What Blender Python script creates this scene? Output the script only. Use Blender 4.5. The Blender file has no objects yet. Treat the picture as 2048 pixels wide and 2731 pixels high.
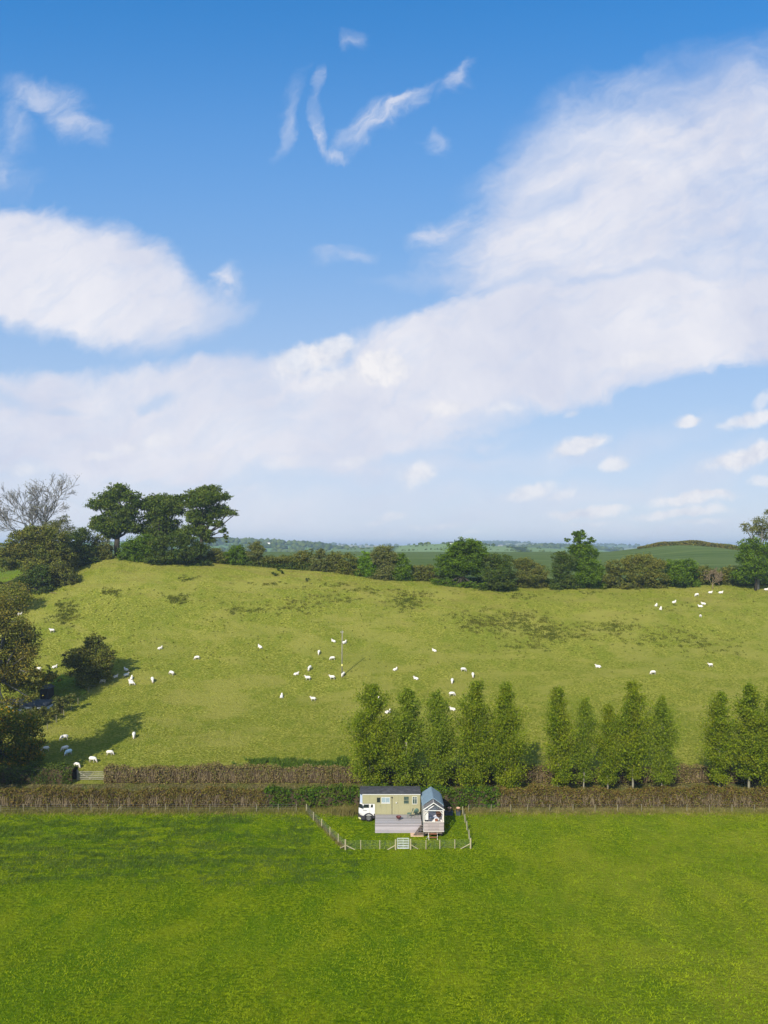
import bpy, bmesh, math, random
import numpy as np
from mathutils import Vector, Matrix, Quaternion
R = math.radians
SC = bpy.context.scene
COL = SC.collection

# ------------------------------------------------------------------ camera
F, CX, HZ, H = 1820.0, 1024.0, 1462.0, 32.0      # focal length in photo pixels, centre column, eye-level row, camera height
cam_d = bpy.data.cameras.new('camera')
cam = bpy.data.objects.new('camera', cam_d); COL.objects.link(cam)
cam.location = (0, 0, H); cam.rotation_euler = (R(90), 0, 0)
cam_d.sensor_fit = 'AUTO'; cam_d.sensor_width = 36
cam_d.lens = 36 * F / 2731
cam_d.shift_y = (HZ - 1365.5) / 2731
cam_d.clip_start = 0.5; cam_d.clip_end = 40000
SC.camera = cam
SC.render.resolution_x = 768; SC.render.resolution_y = 1024

# ------------------------------------------------------------------ world, sun, exposure
SUN_EL, SUN_AZ = 34, 24                           # light comes over the viewer's left shoulder
SKY_K = 0.10
SC.view_settings.view_transform = 'Standard'; SC.view_settings.look = 'None'
EXPO = 0.5; SC.view_settings.exposure = EXPO; SC.view_settings.gamma = 1
sun_d = bpy.data.lights.new('sun', 'SUN'); sun_d.energy = 4.9; sun_d.angle = R(0.5); sun_d.color = (1.0, 0.93, 0.80)
sun = bpy.data.objects.new('sun', sun_d); COL.objects.link(sun)
sdir = Vector((math.sin(R(SUN_AZ)) * math.cos(R(SUN_EL)), math.cos(R(SUN_AZ)) * math.cos(R(SUN_EL)), -math.sin(R(SUN_EL))))
sun.rotation_euler = sdir.to_track_quat('-Z', 'Y').to_euler(); sun.location = (-40, -60, 80)

w = bpy.data.worlds.new('World'); SC.world = w; w.use_nodes = True
wn, wl = w.node_tree.nodes, w.node_tree.links
wn.clear()
def WN(t, **k):
    n = wn.new(t)
    for a, b in k.items(): setattr(n, a, b)
    return n
def wmath(op, a, b=None, c=None, clamp=False):
    n = WN('ShaderNodeMath', operation=op); n.use_clamp = clamp
    for i, v in enumerate((a, b, c)):
        if v is None: continue
        if isinstance(v, (int, float)): n.inputs[i].default_value = v
        else: wl.new(v, n.inputs[i])
    return n.outputs[0]
out = WN('ShaderNodeOutputWorld'); bg = WN('ShaderNodeBackground'); bg.inputs[1].default_value = SKY_K
wl.new(bg.outputs[0], out.inputs[0])
sky = WN('ShaderNodeTexSky', sky_type='NISHITA'); sky.sun_disc = False
sky.sun_elevation = R(SUN_EL); sky.sun_rotation = R(180 + SUN_AZ); sky.altitude = 100
sky.air_density = 1.0; sky.dust_density = 0.6; sky.ozone_density = 2.0
hs = WN('ShaderNodeHueSaturation'); hs.inputs['Saturation'].default_value = 1.05; hs.inputs['Value'].default_value = 1.0
wl.new(sky.outputs[0], hs.inputs['Color'])
tc = WN('ShaderNodeTexCoord'); sp = WN('ShaderNodeSeparateXYZ'); wl.new(tc.outputs['Generated'], sp.inputs[0])
ym = wmath('MAXIMUM', sp.outputs[1], 0.05)
u = wmath('DIVIDE', sp.outputs[0], ym); v = wmath('DIVIDE', sp.outputs[2], ym)
cb = WN('ShaderNodeCombineXYZ'); wl.new(u, cb.inputs[0]); wl.new(v, cb.inputs[1])
P0 = cb.outputs[0]
def wnoise(vec, scale, detail, rough=0.55, dist=0.0):
    n = WN('ShaderNodeTexNoise'); n.inputs['Scale'].default_value = scale; n.inputs['Detail'].default_value = detail
    n.inputs['Roughness'].default_value = rough; n.inputs['Distortion'].default_value = dist
    wl.new(vec, n.inputs['Vector']); return n
def wmap(vec, loc, rot, scl, typ='TEXTURE'):
    m = WN('ShaderNodeMapping', vector_type=typ); m.inputs['Location'].default_value = loc
    m.inputs['Rotation'].default_value = rot; m.inputs['Scale'].default_value = scl
    wl.new(vec, m.inputs['Vector']); return m.outputs[0]
def warp(vec, scale, amt, detail=4):
    n = wnoise(vec, scale, detail)
    s = WN('ShaderNodeVectorMath', operation='SUBTRACT'); wl.new(n.outputs['Color'], s.inputs[0]); s.inputs[1].default_value = (.5, .5, .5)
    m = WN('ShaderNodeVectorMath', operation='SCALE'); wl.new(s.outputs[0], m.inputs[0]); m.inputs['Scale'].default_value = amt
    a = WN('ShaderNodeVectorMath', operation='ADD'); wl.new(vec, a.inputs[0]); wl.new(m.outputs[0], a.inputs[1])
    f = WN('ShaderNodeVectorMath', operation='MULTIPLY'); wl.new(a.outputs[0], f.inputs[0]); f.inputs[1].default_value = (1, 1, 0)
    return f.outputs[0]
PS = warp(warp(P0, 3.0, 0.12), 13.0, 0.055, 5); PC = warp(warp(P0, 9.0, 0.03, 2), 34.0, 0.018, 4)
streak = wnoise(wmap(PS, (0, 0, 0), (0, 0, R(22)), (2.2, 1, 1)), 12, 8, .66).outputs[0]
fine = wnoise(PC, 26, 6, .6).outputs[0]
def blobs(vec, noise, lst):
    inv = None; bases = {}
    for nb_, (px, py, rx, ry, ang, soft, op, k) in enumerate(lst):
        if nb_ and nb_ % 8 == 0:      # chain the batches one after the other: too many open at once overflow the shader's memory
            t_ = WN('ShaderNodeVectorMath', operation='SCALE'); wl.new(inv, t_.inputs[0]); t_.inputs['Scale'].default_value = 1e-7
            t2 = WN('ShaderNodeVectorMath', operation='ADD'); wl.new(vec, t2.inputs[0]); wl.new(t_.outputs[0], t2.inputs[1]); vec = t2.outputs[0]
        if k not in bases: bases[k] = wmath('MULTIPLY_ADD', noise, k, 1 - k / 2)
        q = wmap(vec, ((px - CX) / F, (HZ - py) / F, 0), (0, 0, R(ang)), (rx / F, ry / F, 1))
        ln = WN('ShaderNodeVectorMath', operation='LENGTH'); wl.new(q, ln.inputs[0])
        val = wmath('SUBTRACT', bases[k], ln.outputs['Value'])
        mr = WN('ShaderNodeMapRange', interpolation_type='SMOOTHSTEP'); wl.new(val, mr.inputs[0])
        mr.inputs[1].default_value = 0; mr.inputs[2].default_value = soft; mr.inputs[3].default_value = 1; mr.inputs[4].default_value = 1 - op
        inv = mr.outputs[0] if inv is None else wmath('MULTIPLY', inv, mr.outputs[0])
    return wmath('SUBTRACT', 1.0, inv)
# stratus sheets and wisps: photo column, row, half-axes, tilt, softness, density, ragged edge
strat = [
 (2010, 560, 930, 400, 24, .42, .70, .55), (1720, 400, 600, 240, 34, .60, .40, .7), (1560, 640, 470, 160, 10, .5, .55, .8), (1960, 330, 420, 160, 20, .8, .35, .8), (1560, 440, 360, 240, 38, .7, .55, .8), (1400, 560, 240, 200, 30, .8, .4, 1.0),
 (1180, 610, 140, 44, 32, .9, .5, 1.5), (1560, 905, 830, 175, 9, .26, .92, .55), (1950, 860, 520, 120, 6, .3, .5, .4), (1250, 1010, 420, 150, 14, .35, .6, .5),
 (420, 1120, 1000, 170, 0, .30, .84, .55), (120, 1130, 560, 150, 6, .4, .4, .5), (650, 1215, 620, 60, 3, .5, .45, .7), (250, 1310, 900, 120, 0, .8, .55, .7),
 (170, 750, 430, 172, -14, .36, .92, .6), (-60, 700, 420, 150, -10, .4, .5, .5), (490, 875, 230, 95, 12, .7, .55, .8), (330, 830, 260, 100, -8, .5, .3, .6),
 (610, 765, 56, 105, -28, 1.0, .62, 1.4), (1005, 322, 150, 58, 26, 1.0, .52, 1.5), (1095, 275, 110, 36, 36, .9, .6, 1.5), (842, 262, 26, 60, -8, .9, .60, 1.2), (858, 335, 30, 66, 14, .9, .62, 1.2), (900, 384, 56, 22, -34, 1.0, .38, 1.4), (1205, 215, 105, 38, 48, 1.0, .60, 1.5),
 (1165, 385, 40, 60, 20, 1.1, .38, 1.5), (765, 330, 34, 130, -20, 1.1, .34, 1.5), (935, 130, 55, 30, 40, 1.1, .25, 1.5),
 (110, 250, 160, 55, -12, 1.1, .45, 1.6), (190, 335, 130, 56, -30, 1.0, .45, 1.6), (40, 330, 70, 100, 0, 1.2, .35, 1.5), (10, 470, 110, 110, 0, 1.2, .34, 1.4),
 (905, 695, 115, 38, 10, 1.1, .42, 1.5), (1290, 1165, 150, 34, 14, 1.1, .35, 1.5), (1000, 1250, 420, 60, 2, .8, .4, .9), (900, 1400, 1400, 60, 0, 1.0, .45, .6),
 (1500, 735, 600, 60, 4, .8, .3, .8), (1750, 1430, 500, 40, 0, 1.0, .5, .6), (1600, 1185, 460, 60, 10, 1.0, .34, 1.1), (1500, 1330, 560, 56, 4, 1.0, .42, 1.1), (1880, 1260, 300, 80, 12, 1.0, .34, 1.1), (520, 1370, 620, 70, 0, .9, .5, .9), (1000, 1330, 500, 60, 4, 1.0, .42, 1.1)]
cumu = [(430, 1175, 60, 24, 6, .8, .45, .9), (250, 1215, 80, 18, 3, .8, .4, .9), (560, 1225, 90, 16, 4, .9, .35, 1.0), (760, 1235, 70, 18, 6, .9, .4, 1.0), (1105, 1270, 70, 40, 20, .8, .5, .9), (300, 1290, 90, 14, 3, .9, .35, 1.0), (1040, 1375, 60, 16, 8, .8, .5, 1.0), (890, 1010, 220, 34, 4, .9, .35, .9), (1690, 960, 120, 30, 16, 1.0, .4, .9), 
 (800, 960, 102, 51, 10, 0.54, .75, 0.90), (890, 935, 86, 58, 10, 0.54, .8, 0.90), (1015, 985, 99, 60, 4, 0.51, .9, 0.90), (930, 1020, 162, 44, 0, 1.00, .4, 0.56), (1190, 1085, 91, 29, 2, 0.68, .7, 0.78), (1340, 1085, 75, 20, 6, 0.94, .45, 0.78), (1760, 960, 151, 42, 14, 1.00, .35, 0.67),
 (350, 1185, 77, 31, 4, 0.94, .55, 0.90), (60, 1245, 97, 26, 4, 0.94, .5, 0.90), (950, 1235, 75, 22, 8, 0.94, .45, 1.01), (1120, 1262, 59, 38, 25, 0.94, .55, 1.01),
 (1542, 1192, 99, 33, 16, 0.61, .85, 0.90), (1645, 1244, 60, 24, 8, 0.68, .75, 1.01), (1840, 1122, 56, 22, 8, 0.61, .85, 0.78), (2010, 1112, 113, 29, 16, 0.68, .85, 0.90), (2035, 1062, 43, 24, 40, 0.81, .5, 0.90),
 (2000, 1213, 172, 38, 18, 0.61, .9, 0.78), (2035, 1285, 54, 20, 5, 0.81, .6, 0.90), (1410, 1312, 97, 29, 14, 0.74, .72, 1.01), (1490, 1315, 64, 13, 20, 0.81, .5, 1.01), (1562, 1362, 136, 21, 5, 0.61, .85, 0.90), (1570, 1390, 86, 11, 3, 0.81, .45, 0.90),
 (1860, 1330, 151, 22, 5, 0.61, .85, 0.90), (1820, 1368, 151, 19, 4, 0.68, .8, 0.90), (1860, 1397, 108, 12, 3, 0.81, .5, 0.90), (1528, 1106, 28, 12, 14, 0.94, .5, 1.12),
 (1000, 1393, 43, 13, 12, 0.94, .5, 1.01), (1160, 1405, 97, 16, 6, 0.94, .5, 1.12), (1260, 1420, 64, 10, 5, 0.94, .4, 1.01), (1030, 1425, 54, 11, 3, 0.94, .35, 1.01), (640, 1300, 97, 13, 3, 1.00, .25, 1.01)]
def wafter(vec, x):
    t_ = WN('ShaderNodeVectorMath', operation='SCALE'); wl.new(x, t_.inputs[0]); t_.inputs['Scale'].default_value = 1e-7
    t2 = WN('ShaderNodeVectorMath', operation='ADD'); wl.new(vec, t2.inputs[0]); wl.new(t_.outputs[0], t2.inputs[1]); return t2.outputs[0]
wisps = [b_ for b_ in strat if b_[7] >= 1.2]; strat = [b_ for b_ in strat if b_[7] < 1.2]
PW = warp(PS, 20.0, 0.045, 5)
S = blobs(PS, streak, strat)
fw = WN('ShaderNodeMapRange', interpolation_type='SMOOTHSTEP'); wl.new(wnoise(wmap(PW, (0, 0, 0), (0, 0, R(40)), (2.6, 1, 1)), 26, 8, .66).outputs[0], fw.inputs[0])
fw.inputs[1].default_value = .34; fw.inputs[2].default_value = .62; fw.inputs[3].default_value = .35; fw.inputs[4].default_value = 1.25
WS = wmath('MULTIPLY', blobs(wafter(PW, S), streak, wisps), fw.outputs[0], clamp=True)
S = wmath('SUBTRACT', 1.0, wmath('MULTIPLY', wmath('SUBTRACT', 1.0, S), wmath('SUBTRACT', 1.0, WS)))
def after(vec, x):
    t_ = WN('ShaderNodeVectorMath', operation='SCALE'); wl.new(x, t_.inputs[0]); t_.inputs['Scale'].default_value = 1e-7
    t2 = WN('ShaderNodeVectorMath', operation='ADD'); wl.new(vec, t2.inputs[0]); wl.new(t_.outputs[0], t2.inputs[1]); return t2.outputs[0]
C_ = blobs(after(PC, S), fine, cumu)
fib = wnoise(wmap(PS, (0, 0, 0), (0, 0, R(28)), (3.2, 1, 1)), 34, 7, .62).outputs[0]
S = wmath('MULTIPLY', S, wmath('MULTIPLY_ADD', fib, 1.1, .5), clamp=True)
gaps = blobs(after(PS, C_), streak, [(435, 1065, 90, 26, 4, .8, .55, .9), (40, 1060, 100, 46, -10, .9, .5, 1.0), (180, 1085, 60, 20, 0, .9, .4, 1.0), (1700, 742, 560, 34, 3, 1.0, .24, 1.1), (1480, 520, 160, 70, 20, 1.0, .28, .9), (700, 1290, 500, 22, 2, .9, .4, 1.0), (250, 1330, 380, 20, 2, .9, .4, 1.0), (1080, 1210, 240, 26, 5, .9, .5, 1.0), (640, 905, 120, 40, 15, .9, .4, .9)])
S = wmath('MULTIPLY', S, wmath('SUBTRACT', 1.0, gaps))
back = WN('ShaderNodeMapRange', interpolation_type='SMOOTHSTEP'); wl.new(sp.outputs[1], back.inputs[0])
back.inputs[1].default_value = .05; back.inputs[2].default_value = .35
S = wmath('MULTIPLY', S, back.outputs[0]); C_ = wmath('MULTIPLY', C_, back.outputs[0])
gen = WN('ShaderNodeMapRange', interpolation_type='SMOOTHSTEP'); wl.new(wnoise(tc.outputs['Generated'], 2.6, 6, .6).outputs[0], gen.inputs[0])
gen.inputs[1].default_value = .38; gen.inputs[2].default_value = .6; gen.inputs[4].default_value = .88
S = wmath('MAXIMUM', S, wmath('MULTIPLY', gen.outputs[0], wmath('SUBTRACT', 1.0, back.outputs[0])))
CK = 1.0 / SKY_K / (2 ** EXPO)
def wmix(fac, a, b):
    m = WN('ShaderNodeMix', data_type='RGBA')
    wl.new(fac, m.inputs[0]) if not isinstance(fac, float) else setattr(m.inputs[0], 'default_value', fac)
    for s, x in ((6, a), (7, b)):
        if isinstance(x, tuple): m.inputs[s].default_value = x
        else: wl.new(x, m.inputs[s])
    return m.outputs[2]
def cc(r, g, b): return (r * CK, g * CK, b * CK, 1)
# cloud tone: lavender-white body, greyer where the sheet is thick and shades itself
tone = WN('ShaderNodeMapRange'); wl.new(wnoise(PS, 5.0, 5, .6).outputs[0], tone.inputs[0]); tone.inputs[1].default_value = .35; tone.inputs[2].default_value = .68
scol = wmix(tone.outputs[0], cc(.67, .705, .84), cc(.86, .86, .92))
tint = WN('ShaderNodeMix', data_type='RGBA', blend_type='MULTIPLY'); tint.inputs[0].default_value = 1; wl.new(hs.outputs[0], tint.inputs[6]); tint.inputs[7].default_value = (.36, 1.20, 1.68, 1)
# the air whitens towards the horizon
def wramp(stops):
    r = WN('ShaderNodeValToRGB'); wl.new(v, r.inputs[0]); cr = r.color_ramp
    while len(cr.elements) < len(stops): cr.elements.new(.5)
    for e_, (p_, c_) in zip(cr.elements, stops): e_.position = p_; e_.color = (c_[0], c_[1], c_[2], 1)
    return r.outputs[0]
air = wramp([(0, (.80, .80, .85)), (.06, (.70, .73, .83)), (.19, (.48, .605, .80)), (.44, (.225, .43, .77)), (.62, (.15, .355, .72)), (.80, (.06, .26, .64))])
airk = WN('ShaderNodeVectorMath', operation='SCALE'); wl.new(air, airk.inputs[0]); airk.inputs['Scale'].default_value = CK
base_sky = wmix(wramp([(0, (.94,) * 3), (.45, (.86,) * 3), (.62, (.6,) * 3), (.85, (.2,) * 3)]), tint.outputs[2], airk.outputs[0])
skyc = wmix(S, base_sky, scol)
ctone = WN('ShaderNodeMapRange'); wl.new(fine, ctone.inputs[0]); ctone.inputs[1].default_value = .35; ctone.inputs[2].default_value = .6
ccol = wmix(ctone.outputs[0], cc(.72, .74, .83), cc(.94, .92, .93))
wl.new(wmix(C_, skyc, ccol), bg.inputs[0])

# ------------------------------------------------------------------ helpers
def tag(o, label=None, cat=None, group=None, kind=None):
    if label: o['label'] = label
    if cat: o['category'] = cat
    if group: o['group'] = group
    if kind: o['kind'] = kind
    return o
def empty(name, loc, label=None, cat=None, group=None, rz=0):
    o = bpy.data.objects.new(name, None); COL.objects.link(o); o.location = loc; o.rotation_euler = (0, 0, rz)
    o.empty_display_size = .3
    return tag(o, label, cat, group)
def copy_tree(o, parent=None):
    c = o.copy(); COL.objects.link(c)
    if parent is not None: c.parent = parent
    for ch in o.children: copy_tree(ch, c)
    return c
def mesh_np(name, verts, faces, mat, parent=None, smooth=False):
    verts = np.asarray(verts, dtype=np.float32).reshape(-1, 3); faces = np.asarray(faces, dtype=np.int32)
    me = bpy.data.meshes.new(name); n, k = faces.shape
    me.vertices.add(len(verts)); me.vertices.foreach_set('co', verts.ravel())
    me.loops.add(n * k); me.loops.foreach_set('vertex_index', faces.ravel())
    me.polygons.add(n); me.polygons.foreach_set('loop_start', np.arange(0, n * k, k, dtype=np.int32))
    me.polygons.foreach_set('loop_total', np.full(n, k, dtype=np.int32))
    if smooth: me.polygons.foreach_set('use_smooth', np.ones(n, dtype=bool))
    me.update(calc_edges=True); me.validate()
    me.materials.append(mat)
    o = bpy.data.objects.new(name, me); COL.objects.link(o)
    if parent is not None: o.parent = parent
    return o
class MB:
    """collects shapes given in the space of the thing it will belong to"""
    def __init__(s): s.v = []; s.f = []
    def add(s, vs, fs):
        b = len(s.v); s.v += [tuple(p) for p in vs]; s.f += [tuple(i + b for i in f) for f in fs]; return s
    def box(s, x0, x1, y0, y1, z0, z1, bev=0.0):
        if bev <= 0:
            vs = [(x, y, z) for z in (z0, z1) for (x, y) in ((x0, y0), (x1, y0), (x1, y1), (x0, y1))]
            return s.add(vs, [(3, 2, 1, 0), (4, 5, 6, 7), (0, 1, 5, 4), (1, 2, 6, 5), (2, 3, 7, 6), (3, 0, 4, 7)])
        b = bev; ring = [(x0 + b, y0), (x1 - b, y0), (x1, y0 + b), (x1, y1 - b), (x1 - b, y1), (x0 + b, y1), (x0, y1 - b), (x0, y0 + b)]
        vs = [(x, y, z) for z in (z0, z1) for (x, y) in ring]
        return s.add(vs, [tuple(range(7, -1, -1)), tuple(range(8, 16))] + [(i, (i + 1) % 8, 8 + (i + 1) % 8, 8 + i) for i in range(8)])
    def prism(s, poly, a0, a1, axis='y'):
        """poly: outline in the other two axes, extruded from a0 to a1"""
        n = len(poly)
        def P(p, a): return {'y': (p[0], a, p[1]), 'x': (a, p[0], p[1]), 'z': (p[0], p[1], a)}[axis]
        vs = [P(p, a0) for p in poly] + [P(p, a1) for p in poly]
        return s.add(vs, [tuple(range(n)), tuple(range(2 * n - 1, n - 1, -1))] + [(i, i + n, (i + 1) % n + n, (i + 1) % n) for i in range(n)])
    def tube(s, pts, rad, n=6, cap=True):
        pts = [Vector(p) for p in pts]
        if not isinstance(rad, (list, tuple)): rad = [rad] * len(pts)
        b = len(s.v); up = Vector((0, 0, 1))
        for i, p in enumerate(pts):
            d = (pts[min(i + 1, len(pts) - 1)] - pts[max(i - 1, 0)]).normalized()
            a = d.cross(up if abs(d.z) < .95 else Vector((1, 0, 0))).normalized(); c = d.cross(a)
            for k in range(n):
                t = 2 * math.pi * k / n; q = p + (a * math.cos(t) + c * math.sin(t)) * rad[i]; s.v.append((q.x, q.y, q.z))
        for i in range(len(pts) - 1):
            for k in range(n):
                s.f.append((b + i * n + k, b + i * n + (k + 1) % n, b + (i + 1) * n + (k + 1) % n, b + (i + 1) * n + k))
        if cap:
            s.f.append(tuple(b + k for k in range(n - 1, -1, -1))); e = b + (len(pts) - 1) * n; s.f.append(tuple(e + k for k in range(n)))
        return s
    def lathe(s, prof, c, n=16, axis='z', sy=1.0):
        b = len(s.v)
        for (r, h) in prof:
            for k in range(n):
                t = 2 * math.pi * k / n; a, d = r * math.cos(t), r * math.sin(t) * sy
                p = {'z': (a, d, h), 'y': (a, h, d), 'x': (h, a, d)}[axis]
                s.v.append((c[0] + p[0], c[1] + p[1], c[2] + p[2]))
        for i in range(len(prof) - 1):
            for k in range(n): s.f.append((b + i * n + k, b + i * n + (k + 1) % n, b + (i + 1) * n + (k + 1) % n, b + (i + 1) * n + k))
        return s
    def build(s, name, mat, parent=None, smooth=False, bevel=0, loc=None):
        me = bpy.data.meshes.new(name); me.from_pydata(s.v, [], s.f); me.update(); me.materials.append(mat)
        bm = bmesh.new(); bm.from_mesh(me); bmesh.ops.recalc_face_normals(bm, faces=bm.faces); bm.to_mesh(me); bm.free()
        if smooth:
            for p in me.polygons: p.use_smooth = True
        o = bpy.data.objects.new(name, me); COL.objects.link(o)
        if parent is not None: o.parent = parent
        if loc is not None: o.location = loc
        if bevel:
            m = o.modifiers.new('bevel', 'BEVEL'); m.width = bevel; m.segments = 2; m.limit_method = 'ANGLE'
        return o

# ------------------------------------------------------------------ materials
def mat_new(name):
    m = bpy.data.materials.new(name); m.use_nodes = True; nt = m.node_tree; nt.nodes.clear()
    return m, nt.nodes, nt.links
def N(ns, t, **k):
    n = ns.new(t)
    for a, b in k.items(): setattr(n, a, b)
    return n
def rgba(c): return (c[0], c[1], c[2], 1)
def noise(ns, ls, vec, scale, detail=4, rough=.55, stretch=None, dist=0):
    if stretch:
        mp = N(ns, 'ShaderNodeMapping'); mp.inputs['Scale'].default_value = stretch; ls.new(vec, mp.inputs['Vector']); vec = mp.outputs[0]
    n = N(ns, 'ShaderNodeTexNoise'); n.inputs['Scale'].default_value = scale; n.inputs['Detail'].default_value = detail
    n.inputs['Roughness'].default_value = rough; n.inputs['Distortion'].default_value = dist; ls.new(vec, n.inputs['Vector']); return n.outputs[0]
def ramp(ns, ls, fac, stops):
    r = N(ns, 'ShaderNodeValToRGB'); cr = r.color_ramp
    while len(cr.elements) < len(stops): cr.elements.new(.5)
    for e, (p, c) in zip(cr.elements, stops): e.position = p; e.color = rgba(c)
    ls.new(fac, r.inputs[0]); return r.outputs[0]
def mixc(ns, ls, fac, a, b):
    m = N(ns, 'ShaderNodeMix', data_type='RGBA')
    if isinstance(fac, (int, float)): m.inputs[0].default_value = fac
    else: ls.new(fac, m.inputs[0])
    for s, x in ((6, a), (7, b)):
        if isinstance(x, tuple): m.inputs[s].default_value = rgba(x)
        else: ls.new(x, m.inputs[s])
    return m.outputs[2]
def mth(ns, ls, op, a, b=None, clamp=False):
    n = N(ns, 'ShaderNodeMath', operation=op); n.use_clamp = clamp
    for i, x in enumerate((a, b)):
        if x is None: continue
        if isinstance(x, (int, float)): n.inputs[i].default_value = x
        else: ls.new(x, n.inputs[i])
    return n.outputs[0]
def sstep(ns, ls, x, a, b, lo=0., hi=1.):
    m = N(ns, 'ShaderNodeMapRange', interpolation_type='SMOOTHSTEP'); ls.new(x, m.inputs[0])
    m.inputs[1].default_value = a; m.inputs[2].default_value = b; m.inputs[3].default_value = lo; m.inputs[4].default_value = hi
    return m.outputs[0]
def finish(ns, ls, col, rough=.9, spec=.2, bump=None, bstr=.3, bdist=.1, metal=0):
    p = N(ns, 'ShaderNodeBsdfPrincipled'); o = N(ns, 'ShaderNodeOutputMaterial')
    if isinstance(col, tuple): p.inputs['Base Color'].default_value = rgba(col)
    else: ls.new(col, p.inputs['Base Color'])
    p.inputs['Roughness'].default_value = rough; p.inputs['Specular IOR Level'].default_value = spec; p.inputs['Metallic'].default_value = metal
    if bump is not None:
        b = N(ns, 'ShaderNodeBump'); b.inputs['Strength'].default_value = bstr; b.inputs['Distance'].default_value = bdist
        ls.new(bump, b.inputs['Height']); ls.new(b.outputs[0], p.inputs['Normal'])
    ls.new(p.outputs[0], o.inputs[0]); return p
def simple(name, c, rough=.7, spec=.3, vary=.15, scale=6, metal=0, stretch=None, bstr=0):
    m, ns, ls = mat_new(name); tc = N(ns, 'ShaderNodeTexCoord')
    n = noise(ns, ls, tc.outputs['Object'], scale, 5, .6, stretch)
    col = ramp(ns, ls, n, [(.3, tuple(x * (1 - vary) for x in c)), (.7, tuple(min(1, x * (1 + vary)) for x in c))])
    finish(ns, ls, col, rough, spec, n if bstr else None, bstr, .02, metal); return m
def leafmat(name, stops, trans=.35, clump=1.2, tips=None):
    """stops: leaf-to-leaf colours; a slow noise makes whole sprays a little yellower or browner"""
    m, ns, ls = mat_new(name); g = N(ns, 'ShaderNodeNewGeometry')
    c = ramp(ns, ls, g.outputs['Random Per Island'], stops)
    n = noise(ns, ls, g.outputs['Position'], clump, 3)
    c2 = mixc(ns, ls, sstep(ns, ls, n, .42, .68, 0., .55), c, tips if tips else tuple(min(1, x * 1.5) for x in stops[-1][1]))
    d = N(ns, 'ShaderNodeBsdfDiffuse'); t = N(ns, 'ShaderNodeBsdfTranslucent'); mx = N(ns, 'ShaderNodeMixShader'); o = N(ns, 'ShaderNodeOutputMaterial')
    ls.new(c2, d.inputs[0]); ls.new(c2, t.inputs[0]); mx.inputs[0].default_value = trans
    ls.new(d.outputs[0], mx.inputs[1]); ls.new(t.outputs[0], mx.inputs[2]); ls.new(mx.outputs[0], o.inputs[0]); return m

def planks(name, c, vary=.25, stretch=(.25, 3, 3)):
    m, ns, ls = mat_new(name); g = N(ns, 'ShaderNodeNewGeometry'); n = noise(ns, ls, g.outputs['Position'], 3, 5, .65, stretch)
    f = mth(ns, ls, 'ADD', mth(ns, ls, 'MULTIPLY', g.outputs['Random Per Island'], .55), mth(ns, ls, 'MULTIPLY', n, .45))
    finish(ns, ls, ramp(ns, ls, f, [(.1, tuple(x * (1 - vary) for x in c)), (.8, tuple(x * (1 + vary * .8) for x in c))]), .85, .15); return m
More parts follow.
